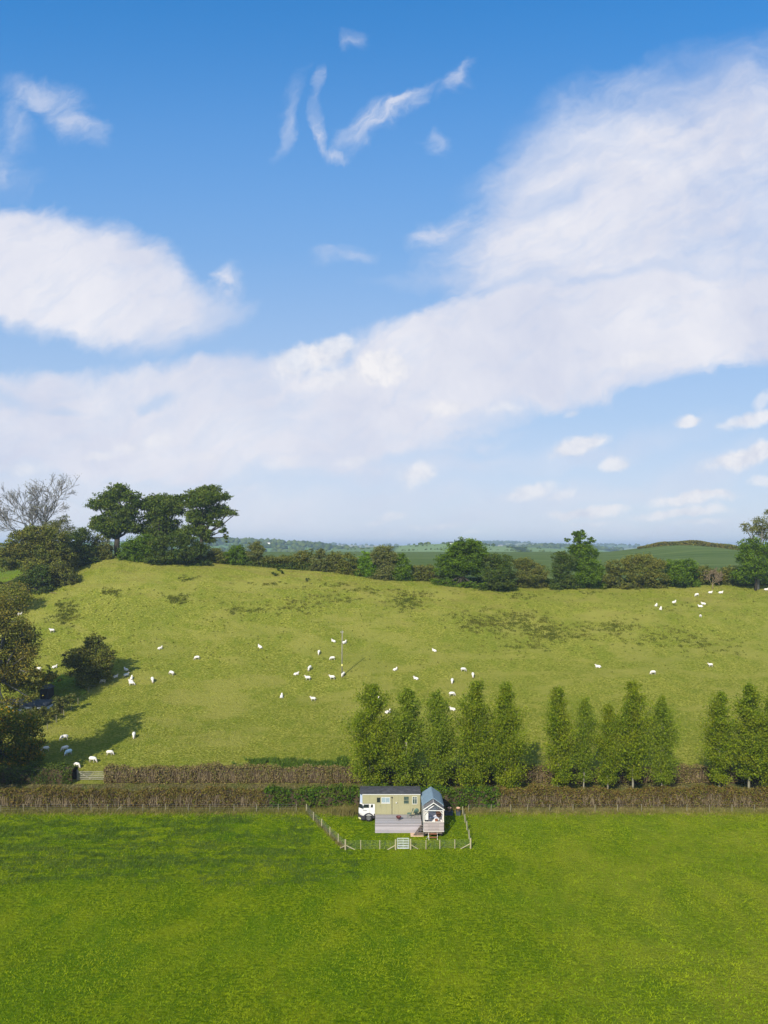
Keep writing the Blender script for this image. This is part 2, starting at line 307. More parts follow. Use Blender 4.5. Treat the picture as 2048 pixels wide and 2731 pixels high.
# ---- ground
def ground_mat(name, kind):
    m, ns, ls = mat_new(name); g = N(ns, 'ShaderNodeNewGeometry'); P = g.outputs['Position']
    sep = N(ns, 'ShaderNodeSeparateXYZ'); ls.new(P, sep.inputs[0]); X, Y = sep.outputs[0], sep.outputs[1]
    fine = sstep(ns, ls, noise(ns, ls, P, 2.4, 7, .72, (1, 1.5, 1)), .30, .70); mid = noise(ns, ls, P, .45, 5, .6, (1, .6, 1)); big = noise(ns, ls, P, .07, 4, .55)
    bump = mth(ns, ls, 'ADD', fine, mth(ns, ls, 'MULTIPLY', mid, 1.5))
    if kind == 'field':
        c = ramp(ns, ls, fine, [(.25, (0.07871, 0.1285, 0.002037)), (.5, (0.143, 0.2114, 0.003057)), (.75, (0.2433, 0.3071, 0.006116))])
        c = mixc(ns, ls, sstep(ns, ls, mid, .42, .62, 0., .75), c, (0.08871, 0.1601, 0.002548))
        m2 = noise(ns, ls, P, .16, 6, .7, (1, .7, 1), .5)
        c = mixc(ns, ls, sstep(ns, ls, m2, .46, .64, 0., .6), c, (0.2504, 0.2929, 0.00917))
        c = mixc(ns, ls, sstep(ns, ls, big, .46, .62, 0., .5), c, (0.08585, 0.1786, 0.004076))
        # the grass colour turns lighter and yellower towards the right
        c = mixc(ns, ls, mth(ns, ls, 'MULTIPLY', sstep(ns, ls, X, 2, 26), sstep(ns, ls, m2, .35, .6, .15, .6)), c, (0.2467, 0.2704, 0.02541))
        # darker, bluish rank grass lying in rows on the left, streaked along X
        st = noise(ns, ls, P, .55, 5, .65, (.35, 1.6, 1), 0.6)
        ma = mth(ns, ls, 'MULTIPLY', sstep(ns, ls, X, -1, -16), sstep(ns, ls, Y, 62, 68))
        ma = mth(ns, ls, 'MULTIPLY', ma, sstep(ns, ls, Y, 81.5, 77))
        c = mixc(ns, ls, mth(ns, ls, 'MULTIPLY', ma, sstep(ns, ls, st, .42, .62, 0., .8)), c, (0.05725, 0.1213, 0.006116))
        # dry straw-coloured verge along the hedge foot
        vn = mth(ns, ls, 'ADD', Y, mth(ns, ls, 'MULTIPLY', mth(ns, ls, 'SUBTRACT', mid, .5), 5.0))
        c = mixc(ns, ls, sstep(ns, ls, vn, 80.6, 82.4, 0., .85), c, (0.2862, 0.25, 0.0316))
    elif kind == 'pasture':
        c = ramp(ns, ls, fine, [(.25, (0.1422, 0.1575, 0.01665)), (.5, (0.2372, 0.2503, 0.03091)), (.78, (0.3591, 0.3516, 0.06538))])
        c = mixc(ns, ls, sstep(ns, ls, mid, .42, .66, 0., .5), c, (0.1422, 0.1899, 0.01426))
        st = noise(ns, ls, P, .16, 5, .65, (0.5082, 0.9, 0.9), .4)
        c = mixc(ns, ls, sstep(ns, ls, st, .46, .60, 0., .85), c, (0.2914, 0.2813, 0.05706))
        hi = sstep(ns, ls, Y, 145, 176)
        c = mixc(ns, ls, mth(ns, ls, 'MULTIPLY', hi, sstep(ns, ls, noise(ns, ls, P, .3, 5, .7, (.6, 1.4, 1)), .45, .65, 0., .75)), c, (0.2372, 0.2111, 0.04991))
        gl = mth(ns, ls, 'ADD', mth(ns, ls, 'MULTIPLY', Y, -.55), mth(ns, ls, 'MULTIPLY', X, -1.0))      # garden side, beyond the fence line
        c = mixc(ns, ls, sstep(ns, ls, big, .40, .62, 0., .25), c, (0.1287, 0.1828, 0.01426))
    elif kind == 'lane':
        c = ramp(ns, ls, fine, [(.3, (.09, .08, .03)), (.55, (.17, .14, .065)), (.8, (.23, .20, .10))])
        c = mixc(ns, ls, sstep(ns, ls, mid, .45, .6, 0., .8), c, (.10, .13, .025))
    elif kind == 'garden':
        c = ramp(ns, ls, fine, [(.3, (.11, .17, .012)), (.7, (.18, .25, .02))])
        c = mixc(ns, ls, sstep(ns, ls, mid, .45, .65, 0., .6), c, (.13, .12, .03))
    else:   # farther fields
        rows = noise(ns, ls, P, .10, 3, .5, (.15, 2.2, 1))
        c = ramp(ns, ls, rows, [(.35, (.050, .082, .016)), (.65, (.095, .130, .034))])
        v = N(ns, 'ShaderNodeTexVoronoi'); v.inputs['Scale'].default_value = .0045; ls.new(P, v.inputs['Vector'])
        sv = N(ns, 'ShaderNodeSeparateColor'); ls.new(v.outputs['Color'], sv.inputs[0])
        pc = ramp(ns, ls, sv.outputs[0], [(.0, (.07, .12, .03)), (.4, (.12, .19, .05)), (.7, (.20, .21, .08)), (.9, (.26, .22, .12))])
        c = mixc(ns, ls, sstep(ns, ls, Y, 560, 700), c, pc)
    if kind == 'far': finish(ns, ls, c, .95, .05, fine, .3, .3)
    else: finish(ns, ls, c, 1.0, 0.0, bump, .9, .24)
    return m
M = {k: ground_mat(k, k) for k in ('field', 'pasture', 'lane', 'garden', 'far')}

# ------------------------------------------------------------------ terrain
def sm(t): t = np.clip(t, 0, 1); return t * t * (3 - 2 * t)
_py = [0, 40, 74, 80, 93, 100, 112, 125, 140, 150, 160, 170, 178, 190, 210, 250, 350, 500, 560, 620, 800, 1500, 9000]
_pz = [0, 0, 0, .35, .35, 1.25, 2.9, 5.2, 8.6, 11.6, 15.3, 19.3, 22, 23.6, 24.3, 25.2, 27.0, 28.9, 29.1, 28.6, 18, 14, 10]
_fy = np.arange(0, 9000, 1.0); _fz = np.interp(_fy, _py, _pz); _k = np.ones(9) / 9
_fs = np.convolve(np.pad(_fz, 4, mode='edge'), _k, 'valid'); _fs[:88] = _fz[:88]
_cx = [-140, -110, -90, -71, -45, -32, -17, -2, 12, 27, 46, 100, 160]
_cz = [20, 22, 26, 29.6, 28.3, 26.8, 25.8, 24.4, 23.4, 22.2, 21.9, 22.3, 22.5]
def hgt(x, y):
    x = np.asarray(x, float); y = np.asarray(y, float)
    p = np.interp(y, _fy, _fs); c = (np.interp(x - 4, _cx, _cz) + np.interp(x, _cx, _cz) + np.interp(x + 4, _cx, _cz)) / 3 - 22
    s = sm((y - 108) / 70) * (1 - sm((y - 182) / 150))
    z = p + c * s
    z = z + 6.3 * np.exp(-((x - 168) / 34) ** 2 - ((y - 385) / 55) ** 2)
    lump = .10 * (np.sin(x * .31 + y * .17) + np.sin(x * .13 - y * .37 + 1.3)) * sm((y - 93) / 8) * (1 - sm((y - 300) / 100))
    return z + lump
def hz(x, y): return float(hgt(x, y))
def at(px, py):
    """the ground point seen at photo pixel (px, py)"""
    ys = np.arange(45, 560, .1); zs = H - (py - HZ) / F * ys; xs = (px - CX) / F * ys
    i = int(np.argmax(zs <= hgt(xs, ys))); return float(xs[i]), float(ys[i]), float(hgt(xs[i], ys[i]))
def onY(px, Y): return (px - CX) / F * Y
def zrow(py, Y): return H - (py - HZ) / F * Y
def sheet(name, xs, ys, mat, cut=None):
    gx, gy = np.meshgrid(xs, ys); gz = hgt(gx, gy); V = np.stack([gx, gy, gz], -1).reshape(-1, 3)
    nx, ny = len(xs), len(ys); i, j = np.meshgrid(np.arange(nx - 1), np.arange(ny - 1)); a = (j * nx + i).ravel()
    Fc = np.stack([a, a + 1, a + nx + 1, a + nx], -1)
    o = mesh_np(name, V, Fc, mat, smooth=True); o['kind'] = 'structure'; return o
sheet('field', np.linspace(-90, 90, 91), np.concatenate([np.linspace(-30, 40, 8), np.arange(42, 84.6, 1.0), [85.0]]), M['field'])
sheet('lane', np.linspace(-90, 90, 91), np.linspace(85, 91.5, 8), M['lane'])
sheet('pasture', np.linspace(-150, 150, 201), np.linspace(91.5, 182, 120), M['pasture'])
fx = np.concatenate([-np.geomspace(9000, 150, 30), np.linspace(-140, 300, 111), np.geomspace(310, 9000, 28)])
sheet('far_field', fx, np.concatenate([np.linspace(182, 620, 110), np.geomspace(640, 8900, 40)]), M['far'])

# far hills, each a real ridge with a front and a back slope
def ridge(name, Y, dep, prof, mat, base=14):
    pxs = np.array([p[0] for p in prof]); X = (pxs - CX) / F * Y; Z = np.array([zrow(p[1], Y) for p in prof])
    xs = np.linspace(X[0], X[-1], 160); zt = np.interp(xs, X, Z) + 1.2 * np.sin(xs * .013 + Y) * dep / 900
    vs = np.linspace(-1, 1, 25); gx, gv = np.meshgrid(xs, vs); t = np.cos(gv * np.pi / 2) ** .9
    gz = base - 6 + (zt[None, :] - base + 6) * t
    gz += 1.5 * np.sin(gx * .021 + gv * 5) * (1 - t) * dep / 900
    V = np.stack([gx, Y + gv * dep, gz], -1).reshape(-1, 3); nx = len(xs)
    i, j = np.meshgrid(np.arange(nx - 1), np.arange(24)); a = (j * nx + i).ravel()
    o = mesh_np(name, V, np.stack([a, a + 1, a + nx + 1, a + nx], -1), mat, smooth=True); o['kind'] = 'structure'
    return lambda px, yv: (onY(px, Y), Y + yv * dep, float(base - 6 + (np.interp(onY(px, Y), X, Z) - base + 6) * math.cos(yv * math.pi / 2) ** .9))
def hillmat(name, cols, sc):
    m, ns, ls = mat_new(name); g = N(ns, 'ShaderNodeNewGeometry')
    mp = N(ns, 'ShaderNodeMapping'); mp.inputs['Scale'].default_value = (1, .55, 1); ls.new(g.outputs['Position'], mp.inputs[0])
    v = N(ns, 'ShaderNodeTexVoronoi'); v.inputs['Scale'].default_value = sc; ls.new(mp.outputs[0], v.inputs['Vector'])
    sv = N(ns, 'ShaderNodeSeparateColor'); ls.new(v.outputs['Color'], sv.inputs[0])
    n = len(cols); c = ramp(ns, ls, sv.outputs[0], [(i / n, cc_) for i, cc_ in enumerate(cols)])
    e = N(ns, 'ShaderNodeTexVoronoi', feature='DISTANCE_TO_EDGE'); e.inputs['Scale'].default_value = sc; ls.new(mp.outputs[0], e.inputs['Vector'])
    c = mixc(ns, ls, sstep(ns, ls, e.outputs['Distance'], .02, .06, 1., 0.), c, (.025, .045, .018))
    finish(ns, ls, c, .95, .05); return m
hm1 = hillmat('hill_pasture', [(.11, .17, .07), (.14, .20, .08), (.10, .15, .06)], .004)
hm2 = hillmat('hill_patchwork', [(.08, .16, .05), (.05, .10, .04), (.12, .2, .06), (.10, .18, .06)], .006)
hm3 = hillmat('hill_distant', [(.22, .26, .10), (.10, .17, .06), (.32, .28, .16), (.16, .22, .08)], .003)
RG = {}
RG['mid'] = ridge('hills', 1150, 330, [(690, 1480), (840, 1470), (900, 1464), (1000, 1459), (1100, 1454), (1180, 1451), (1250, 1452), (1300, 1456), (1420, 1460), (1550, 1466), (1700, 1480)], hm1)
RG['left'] = ridge('hills', 1900, 500, [(-400, 1452), (200, 1447), (520, 1438), (600, 1440), (680, 1445), (740, 1449), (820, 1454), (880, 1458), (950, 1464), (1050, 1474)], hm2)
RG['far'] = ridge('hills', 4200, 1100, [(500, 1462), (760, 1456), (820, 1452), (900, 1452), (960, 1455), (1050, 1455), (1280, 1449), (1380, 1449), (1450, 1453), (1560, 1454), (1650, 1454), (1750, 1456), (1850, 1461), (2150, 1463), (2600, 1460)], hm3)
RG['bump'] = ridge('hills', 2300, 500, [(1250, 1475), (1340, 1462), (1420, 1457), (1500, 1458), (1620, 1466), (1700, 1476)], hm3)

# ------------------------------------------------------------------ plants: generators
def quads(P, size, rng, flat=.35, lenr=1.5):
    """one rhombic leaf (or leaf spray) per point"""
    n = len(P); a = rng.normal(size=(n, 3)); a[:, 2] *= (1 - flat); a /= np.linalg.norm(a, axis=1)[:, None] + 1e-9
    b = rng.normal(size=(n, 3)); b -= (b * a).sum(1)[:, None] * a; b /= np.linalg.norm(b, axis=1)[:, None] + 1e-9
    s = size * rng.uniform(.65, 1.35, n)[:, None]
    V = np.stack([P - a * s * .5 * lenr, P + b * s * .5, P + a * s * .5 * lenr, P - b * s * .5], 1)
    return V.reshape(-1, 3), np.arange(4 * n).reshape(n, 4)
def in_ball(n, rng, hollow=.45):
    d = rng.normal(size=(n, 3)); d /= np.linalg.norm(d, axis=1)[:, None]
    return d * (hollow + (1 - hollow) * rng.uniform(0, 1, n) ** .5)[:, None]
def bark(name, c, vary=.3): return simple(name, c, .9, .1, vary, 3, 0, (1, 1, .25))
M['bark'] = bark('bark', (.050, .044, .032)); M['bark_pale'] = bark('bark_pale', (.22, .205, .15), .35); M['bark_grey'] = bark('bark_grey', (.17, .16, .145))
M['oak'] = leafmat('oak_leaves', [(0, (0.03466, 0.06303, 0.01051)), (.5, (0.07091, 0.1125, 0.01471)), (1, (0.134, 0.1726, 0.02311))], .25, .5, (0.1496, 0.1726, 0.03151))
M['green'] = leafmat('green_leaves', [(0, (0.03098, 0.06311, 0.005508)), (.5, (0.06816, 0.1205, 0.008262)), (1, (0.1239, 0.1894, 0.01377))], .3, .5)
M['bright'] = leafmat('bright_leaves', [(0, (0.04888, 0.1075, 0.005865)), (.6, (0.09775, 0.1857, 0.01056)), (1, (0.1466, 0.2346, 0.01759))], .3, .6)
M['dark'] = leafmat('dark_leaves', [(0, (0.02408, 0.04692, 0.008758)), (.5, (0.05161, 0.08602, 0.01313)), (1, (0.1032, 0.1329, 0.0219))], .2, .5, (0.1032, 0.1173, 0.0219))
M['brown'] = leafmat('brown_leaves', [(0, (0.05758, 0.06835, 0.01316)), (.5, (0.1296, 0.1334, 0.0241)), (1, (0.2376, 0.2116, 0.03943))], .25, .4, (0.1152, 0.1595, 0.0241))
M['pale'] = leafmat('pale_leaves', [(0, (0.0782, 0.092, 0.02208)), (.5, (0.1472, 0.1564, 0.04048)), (1, (0.23, 0.2208, 0.0736))], .3, .8, (0.1196, 0.1472, 0.02944))
M['olive'] = leafmat('olive_leaves', [(0, (0.05673, 0.07294, 0.01362)), (.5, (0.1135, 0.1297, 0.02269)), (1, (0.1945, 0.1945, 0.03971))], .25, .5, (0.1459, 0.1297, 0.03403))
M['autumn'] = leafmat('autumn_leaves', [(0, (0.05163, 0.09531, 0.01155)), (.5, (0.1291, 0.1525, 0.01617)), (.8, (0.2927, 0.2098, 0.01617)), (1, (0.482, 0.2478, 0.01732))], .3, .25, (0.1033, 0.162, 0.01617))
M['rust'] = leafmat('rust_leaves', [(0, (0.072, 0.07933, 0.01623)), (.6, (0.1613, 0.1483, 0.02782)), (1, (0.288, 0.2155, 0.03478))], .25, .3, (0.1367, 0.1811, 0.02898))
M['poplar'] = leafmat('poplar_leaves', [(0, (0.08267, 0.1276, 0.006242)), (.5, (0.1653, 0.2304, 0.01144)), (.9, (0.2702, 0.3309, 0.02184)), (1, (0.3748, 0.3663, 0.0364))], .5, .45, (0.2535, 0.266, 0.0156))
M['poplar_yellow'] = leafmat('yellowing_poplar_leaves', [(0, (0.08228, 0.1355, 0.0088)), (.5, (0.1646, 0.2341, 0.0154)), (1, (0.3194, 0.3696, 0.0385))], .5, .5, (0.242, 0.2834, 0.022))
M['hawthorn_bare'] = leafmat('bare_hedge_twigs', [(0, (0.0626, 0.0414, 0.01169)), (.45, (0.1386, 0.09274, 0.02671)), (.7, (0.1967, 0.1408, 0.04173)), (.85, (0.09835, 0.1076, 0.01252)), (1, (0.1431, 0.149, 0.01878))], .2, .9, (0.1118, 0.09522, 0.01669))
M['hawthorn_cut'] = leafmat('cut_hedge_stems', [(0, (0.08307, 0.0615, 0.02214)), (.45, (0.1827, 0.1333, 0.05189)), (.75, (0.2989, 0.2255, 0.1003)), (.85, (0.1328, 0.1435, 0.02422)), (1, (0.1882, 0.1947, 0.03459))], .2, .9, (0.1384, 0.1281, 0.03113))
M['hedge_green'] = leafmat('hedge_leaves', [(0, (0.02117, 0.04838, 0.005443)), (.5, (0.04763, 0.09576, 0.008467)), (1, (0.09526, 0.1512, 0.0121))], .25, .7, (0.1058, 0.1109, 0.01814))
M['dead_twig'] = simple('dead_twigs', (.19, .145, .085), .9, .1, .3, 2)

def lobed(name, label, cat, Y, base_px, lobes, lmat, ls=.26, cover=2.6, bmat='bark', group=None, seed=0, trunk_r=.35, fork=.35, twigs=True, clumpr=.32, base=None, dspread=.5, hollow=.45, leaf_name='crown', skirt=False, grow=1.0):
    """a tree or shrub whose crown is a set of leafy masses; lobes are (column, row, half-width, half-height[, depth offset m]) at depth Y"""
    rng = np.random.default_rng(seed + 11); k = Y / F
    bx = onY(base_px, Y); bz = hz(bx, Y) if base is None else base
    root = empty(name, (bx, Y, bz), label, cat, group)
    Ls = []
    for L in lobes:
        cx, cy, rx, ry = L[:4]; dy = L[4] if len(L) > 4 else rng.uniform(-1, 1) * dspread * rx * k
        Ls.append(np.array([(cx - CX) * k - bx, dy, zrow(cy, Y) - bz, rx * k * grow, (rx + ry) * .5 * k * grow, ry * k * grow]))
    if skirt:
        xa, xb = min(l[0] - l[3] for l in Ls), max(l[0] + l[3] for l in Ls); ns_ = max(2, int((xb - xa) / 2.2))
        for q in range(ns_): xx = xa + (xb - xa) * (q + .5) / ns_; Ls.append(np.array([xx, rng.uniform(-.5, .3), float(hz(bx + xx, Y) - bz) + .7, (xb - xa) / ns_ * .75, 1.2, 1.0]))
    V, Fs, nb = [], [], 0; tb = MB()
    zmax = max(l[2] + l[5] for l in Ls); zf = max(.3, zmax * fork)
    top = np.array([np.mean([l[0] for l in Ls]) * .35, 0, zf]); mid = top * .5; mid[0] += rng.normal() * .1 * trunk_r * 4
    tb.tube([(0, 0, -.3), tuple(mid), tuple(top)], [trunk_r * 1.25, trunk_r, trunk_r * .85], 7)
    for l in Ls:
        c = l[:3]; r = l[3:]
        m1 = top + (c - top) * .5 + np.array([0, 0, -.12 * abs(c[0] - top[0])]) + rng.normal(size=3) * .12 * r[0]
        r1 = trunk_r * .55 * min(1, (r[0] / 3) ** .5 + .15); tb.tube([tuple(top * .9), tuple(m1), tuple(c)], [r1, r1 * .75, r1 * .4], 5, False)
        area = math.pi * (r[0] * r[2] + r[0] * r[1]) * 1.0; nl = int(cover * area / (.75 * ls * ls)); ncl = max(5, int(area / (clumpr * 2.2) ** 2 / 1.2)); 
        B = in_ball(ncl, rng, hollow); sc_ = rng.uniform(.72, 1.1, ncl)[:, None]; Cc = c + B * r * sc_
        if twigs:
            for q in Cc[::max(1, ncl // 10)]: tb.tube([tuple(c), tuple((c + q) / 2 + rng.normal(size=3) * .05 * r[0]), tuple(q)], [r1 * .3, r1 * .2, r1 * .06 + .008], 4, False)
        per = max(8, nl // ncl); idx = np.repeat(np.arange(ncl), per); cr = clumpr * min(1.3, max(.5, r[0] / 2))
        Pn = Cc[idx] + rng.normal(size=(len(idx), 3)) * np.array([cr, cr, cr * .6])
        v_, f_ = quads(Pn, ls, rng); V.append(v_); Fs.append(f_ + nb); nb += len(v_)
    mesh_np(leaf_name, np.concatenate(V), np.concatenate(Fs), M[lmat], root)
    tb.build('trunk', M[bmat], root, True)
    return root

def bare_tree(name, label, cat, Y, base_px, h, limbs, bmat, seed, leafm=None, group=None, r0=.4):
    """a leafless tree: recursive limbs"""
    rng = random.Random(seed); bx = onY(base_px, Y); bz = hz(bx, Y); root = empty(name, (bx, Y, bz), label, cat, group)
    tb = MB(); tips = []
    def grow(p, d, L, r, dep):
        n = 4; pts = [p]; q = Vector(p); dd = Vector(d)
        for i in range(n):
            dd = (dd + Vector((rng.uniform(-.22, .22), rng.uniform(-.22, .22), rng.uniform(-.06, .16)))).normalized(); q = q + dd * L / n; pts.append(q.copy())
        tb.tube([tuple(x) for x in pts], [max(.05, r * (1 - .5 * i / n)) for i in range(n + 1)], 5 if dep < 2 else 3, False)
        if dep >= 5: tips.append(q); return
        for k in range(3 if dep < 4 else 3):
            ax = Vector((rng.gauss(0, 1), rng.gauss(0, 1), rng.gauss(0, 1))).normalized(); nd = dd.copy(); nd.rotate(Quaternion(ax, rng.uniform(.3, .85)))
            st = pts[rng.choice((2, 3, 4, 4))]; grow(st, nd, L * rng.uniform(.58, .82), r * .52, dep + 1)
    tb.tube([(0, 0, -.3), (.1, 0, h * .12), (0, 0, h * .2)], [r0 * 1.2, r0, r0 * .9], 7)
    for (dx, dz, L) in limbs: grow(Vector((0, 0, h * .19)), Vector((dx, rng.uniform(-.4, .4), dz)).normalized(), L, r0 * .6, 0)
    tb.build('trunk', M[bmat], root, True)
    if leafm:
        g = np.random.default_rng(seed); T = np.array([tuple(t) for t in tips]); idx = g.integers(0, len(T), 2600)
        v_, f_ = quads(T[idx] + g.normal(size=(2600, 3)) * .35, .16, g); mesh_np('crown', v_, f_, M[leafm], root)
    return root

# ---- poplars in the lane
def poplar_parts(seed, h, wd, bare=.12, dens=1.0):
    rng = np.random.default_rng(seed); P = []; tb = MB()
    lean = rng.normal(0, .12, 2)
    def tr(z): return np.array([lean[0] * (z / h) ** 1.5 * 2 + .05 * math.sin(z * 1.3 + seed), lean[1] * z / h, z])
    zs = np.linspace(-.3, h * .97, 10); tb.tube([tuple(tr(max(z, 0)) if z > 0 else (0, 0, -.3)) for z in zs], list(np.interp(zs, [0, h], [.145, .02])), 7)
    nb = 105
    for i in range(nb):
        t = bare + (.985 - bare) * (i + rng.uniform(0, 1)) / nb
        prof = min(1, .42 + (t - bare) * 2.4) * (1 - t) ** .82 * 1.34 + .05; L = wd / 2 * prof * rng.uniform(.40, 1.38) + .2
        az = rng.uniform(0, 6.283); el = R(rng.uniform(28, 62)) if t > .2 else R(rng.uniform(5, 35))
        d = np.array([math.cos(az) * math.cos(el), math.sin(az) * math.cos(el), math.sin(el)]); L3 = L / math.cos(el) * .85
        o = tr(t * h); e = o + d * L3; b = (o + e) / 2 + np.array([0, 0, -.06 * L3])
        tb.tube([tuple(o), tuple(b), tuple(e)], [.035 * (1 - t) + .014, .02, .006], 3, False)
        n = int(dens * (55 + 95 * L)); s = rng.uniform(.15, 1.08, n)[:, None]
        P.append(o + d * L3 * s + rng.normal(size=(n, 3)) * (.13 + .12 * L * (s + .3)) * np.array([1, 1, .9]))
    for k in range(5):      # leading shoots
        n = 70; s = rng.uniform(0, 1, n)[:, None]; o = tr(h * .9); P.append(o + np.array([rng.normal() * .35, rng.normal() * .35, h * .10]) * s + rng.normal(size=(n, 3)) * .09)
    P = np.concatenate(P); v_, f_ = quads(P, .142, rng, 0.0)
    return v_, f_, tb
POP = [(14.2, 6.0, .05, 1.25), (15.0, 5.2, .05, 1.25), (14.0, 4.6, .13, 1.0), (14.6, 4.9, .14, 1.0), (14.4, 5.6, .05, 1.2), (14.1, 5.0, .12, .92)]
# column, top row, crown width in photo pixels, variant, label
pops = [
 (985, 1832, 132, 0, 'leftmost poplar of the lane row, broad crown right behind the dark truck roof', 0),
 (1082, 1842, 112, 1, 'poplar behind the right end of the truck roof, yellow patch near its top'  , 1),
 (1168, 1850, 112, 4, 'poplar standing behind the ridge of the blue-grey cabin roof, shorter than its neighbours', 2),
 (1262, 1822, 120, 1, 'tall pointed poplar fourth from the left, just right of the cabin', 3),
 (1348, 1832, 118, 4, 'poplar closing the dense left group, gap of open grass to its right', 4),
 (1489, 1840, 100, 2, 'first poplar right of the wide gap, leafy with a pale stem showing at its foot', 5),
 (1557, 1868, 74, 5, 'slim yellow-green poplar with a long pale bare stem', 6),
 (1620, 1885, 78, 2, 'shortest poplar of the row, thin crown and crooked low twigs', 7),
 (1688, 1822, 112, 3, 'tallest poplar of the middle group, pale stem visible high up', 8),
 (1765, 1862, 96, 5, 'poplar with a forked pale trunk at the right end of the middle group', 9),
 (1917, 1850, 100, 3, 'poplar with clean pale stem at the left of the far right group', 10),
 (1998, 1830, 110, 2, 'tall poplar second in the far right group', 11),
 (2062, 1845, 110, 0, 'poplar cut by the right edge of the photo', 12)]
rnd = random.Random(5)
for (px, top, wpx, var, lab, i) in pops:
    Y = 87.6 + rnd.uniform(-.3, .3); k = Y / F; x = onY(px, Y); z = hz(x, Y)
    hh, ww, br, dn = POP[var]; v_, f_, tb = poplar_parts(140 + 7 * i, hh, ww, br + rnd.uniform(-.015, .03), dn * rnd.uniform(.85, 1.12))
    o = empty('poplar', (0, 0, 0)); mesh_np('crown', v_, f_, M['poplar' if i not in (1, 2, 6, 9) else 'poplar_yellow'], o); tb.build('trunk', M['bark_pale'], o, True)
    o.location = (x, Y, z); sz = (zrow(top, Y) - z) / hh; sx = wpx * k / ww * rnd.uniform(.88, 1.0); o.scale = (sx, sx, sz); o.rotation_euler = (0, 0, rnd.uniform(0, 6.28))
    tag(o, lab, 'tree', 'poplars planted in a row along the lane')

# ---- hedges
def hedge(name, label, x0, x1, Y, wd, ht, lm, seed, group, ls=.13, cover=1.6, twig=None, ntw=0, hvar=.17, yfun=None, core='hedge_core'):
    rng = np.random.default_rng(seed); xc = (x0 + x1) / 2; zb = hz(xc, Y); root = empty(name, (xc, Y, zb), label, 'hedge', group)
    n = int(abs(x1 - x0) / .5) + 1; xs = np.linspace(x0, x1, n)
    cs = [(-.42, -.1), (-.46, .45), (-.40, .86), (-.2, .93), (.2, .93), (.40, .86), (.46, .45), (.42, -.1)]
    hh = ht * (1 + hvar * (np.sin(xs * .9 + seed) * .4 + np.sin(xs * .31 + 2) * .5))
    V = []
    for i, x in enumerate(xs):
        for (a, b) in cs: V.append((x - xc, a * wd + rng.normal() * .05, b * hh[i] + hz(x, Y) - zb + rng.normal() * .04))
    Fs = [(i * 8 + j, (i + 1) * 8 + j, (i + 1) * 8 + j + 1, i * 8 + j + 1) for i in range(n - 1) for j in range(7)]
    mesh_np('stems', V, Fs, M[core], root)
    L = abs(x1 - x0); per = 2 * ht + wd; N_ = int(cover * L * per / (.75 * ls * ls))
    t = rng.uniform(0, per, N_); x = rng.uniform(x0, x1, N_)
    # the outline wanders a little so that gaps and humps appear
    H2 = ht * (1 + hvar * (np.sin(x * .9 + seed) * .4 + np.sin(x * .31 + 2) * .5)) * rng.uniform(.88, 1.05, N_) * (1 + .10 * np.sin(x * 2.3 + seed) * np.sin(x * .77))
    bulge = .12 * np.sin(x * 1.7 + seed * 2) + .08 * np.sin(x * 4.1)
    yy = np.where(t < ht, -wd / 2 - bulge, np.where(t < ht + wd, t - ht - wd / 2, wd / 2 + bulge)); zz = np.where(t < ht, t / ht * H2, np.where(t < ht + wd, H2, (per - t) / ht * H2))
    yy = yy + rng.normal(0, .10, N_); zz = np.maximum(zz + rng.normal(0, .07, N_), .02)
    zz += hgt(x, np.full_like(x, Y)) - zb
    v_, f_ = quads(np.stack([x - xc, yy, zz], -1), ls, rng)
    mesh_np('foliage', v_, f_, M[lm], root)
    if ntw:
        tx = rng.uniform(x0, x1, ntw); tb = MB()
        for q in tx:
            yq = -wd / 2 - rng.uniform(-.02, .14); z0 = rng.uniform(.05, ht * .6); L_ = rng.uniform(.4, 1.1); a = rng.normal() * .25
            zg = hz(q, Y) - zb
            tb.tube([(q - xc, yq, z0 + zg), (q - xc + a * L_, yq + rng.normal() * .05, min(ht * 1.04, z0 + L_) + zg)], [.022, .012], 3, False)
        tb.build('twigs', M['dead_twig'], root)
    return root
M['hedge_core'] = simple('hedge_core', (0.0539, 0.0392, 0.0224), .95, .05, .4, 2)
HG = 'hedges lining the lane'
hedge('hedge', 'brown trimmed hedge along the near side of the lane, left of the truck', -62, -14.2, 84, 1.9, 1.72, 'hawthorn_bare', 1, HG, twig=1, ntw=650)
hedge('hedge', 'dark green leafy stretch of hedge right behind the truck and the cabin', -14.6, 14.2, 84.1, 2.1, 1.95, 'hedge_green', 2, HG, ls=.2, cover=1.8, hvar=.18)
hedge('hedge', 'purplish brown trimmed hedge along the near side of the lane, right of the cabin', 13.8, 62, 84, 2.0, 1.85, 'hawthorn_bare', 3, HG, twig=1, ntw=650)
hedge('hedge', 'hedge with pale cut stems at the foot of the pasture, right of the field gate', -37.6, 62, 92.3, 1.5, 1.95, 'hawthorn_cut', 4, HG, twig=1, ntw=1500)
hedge('hedge', 'short shaded dark hedge left of the field gate, under the autumn tree', -62, -41.8, 92.3, 1.9, 2.0, 'dark', 5, HG)

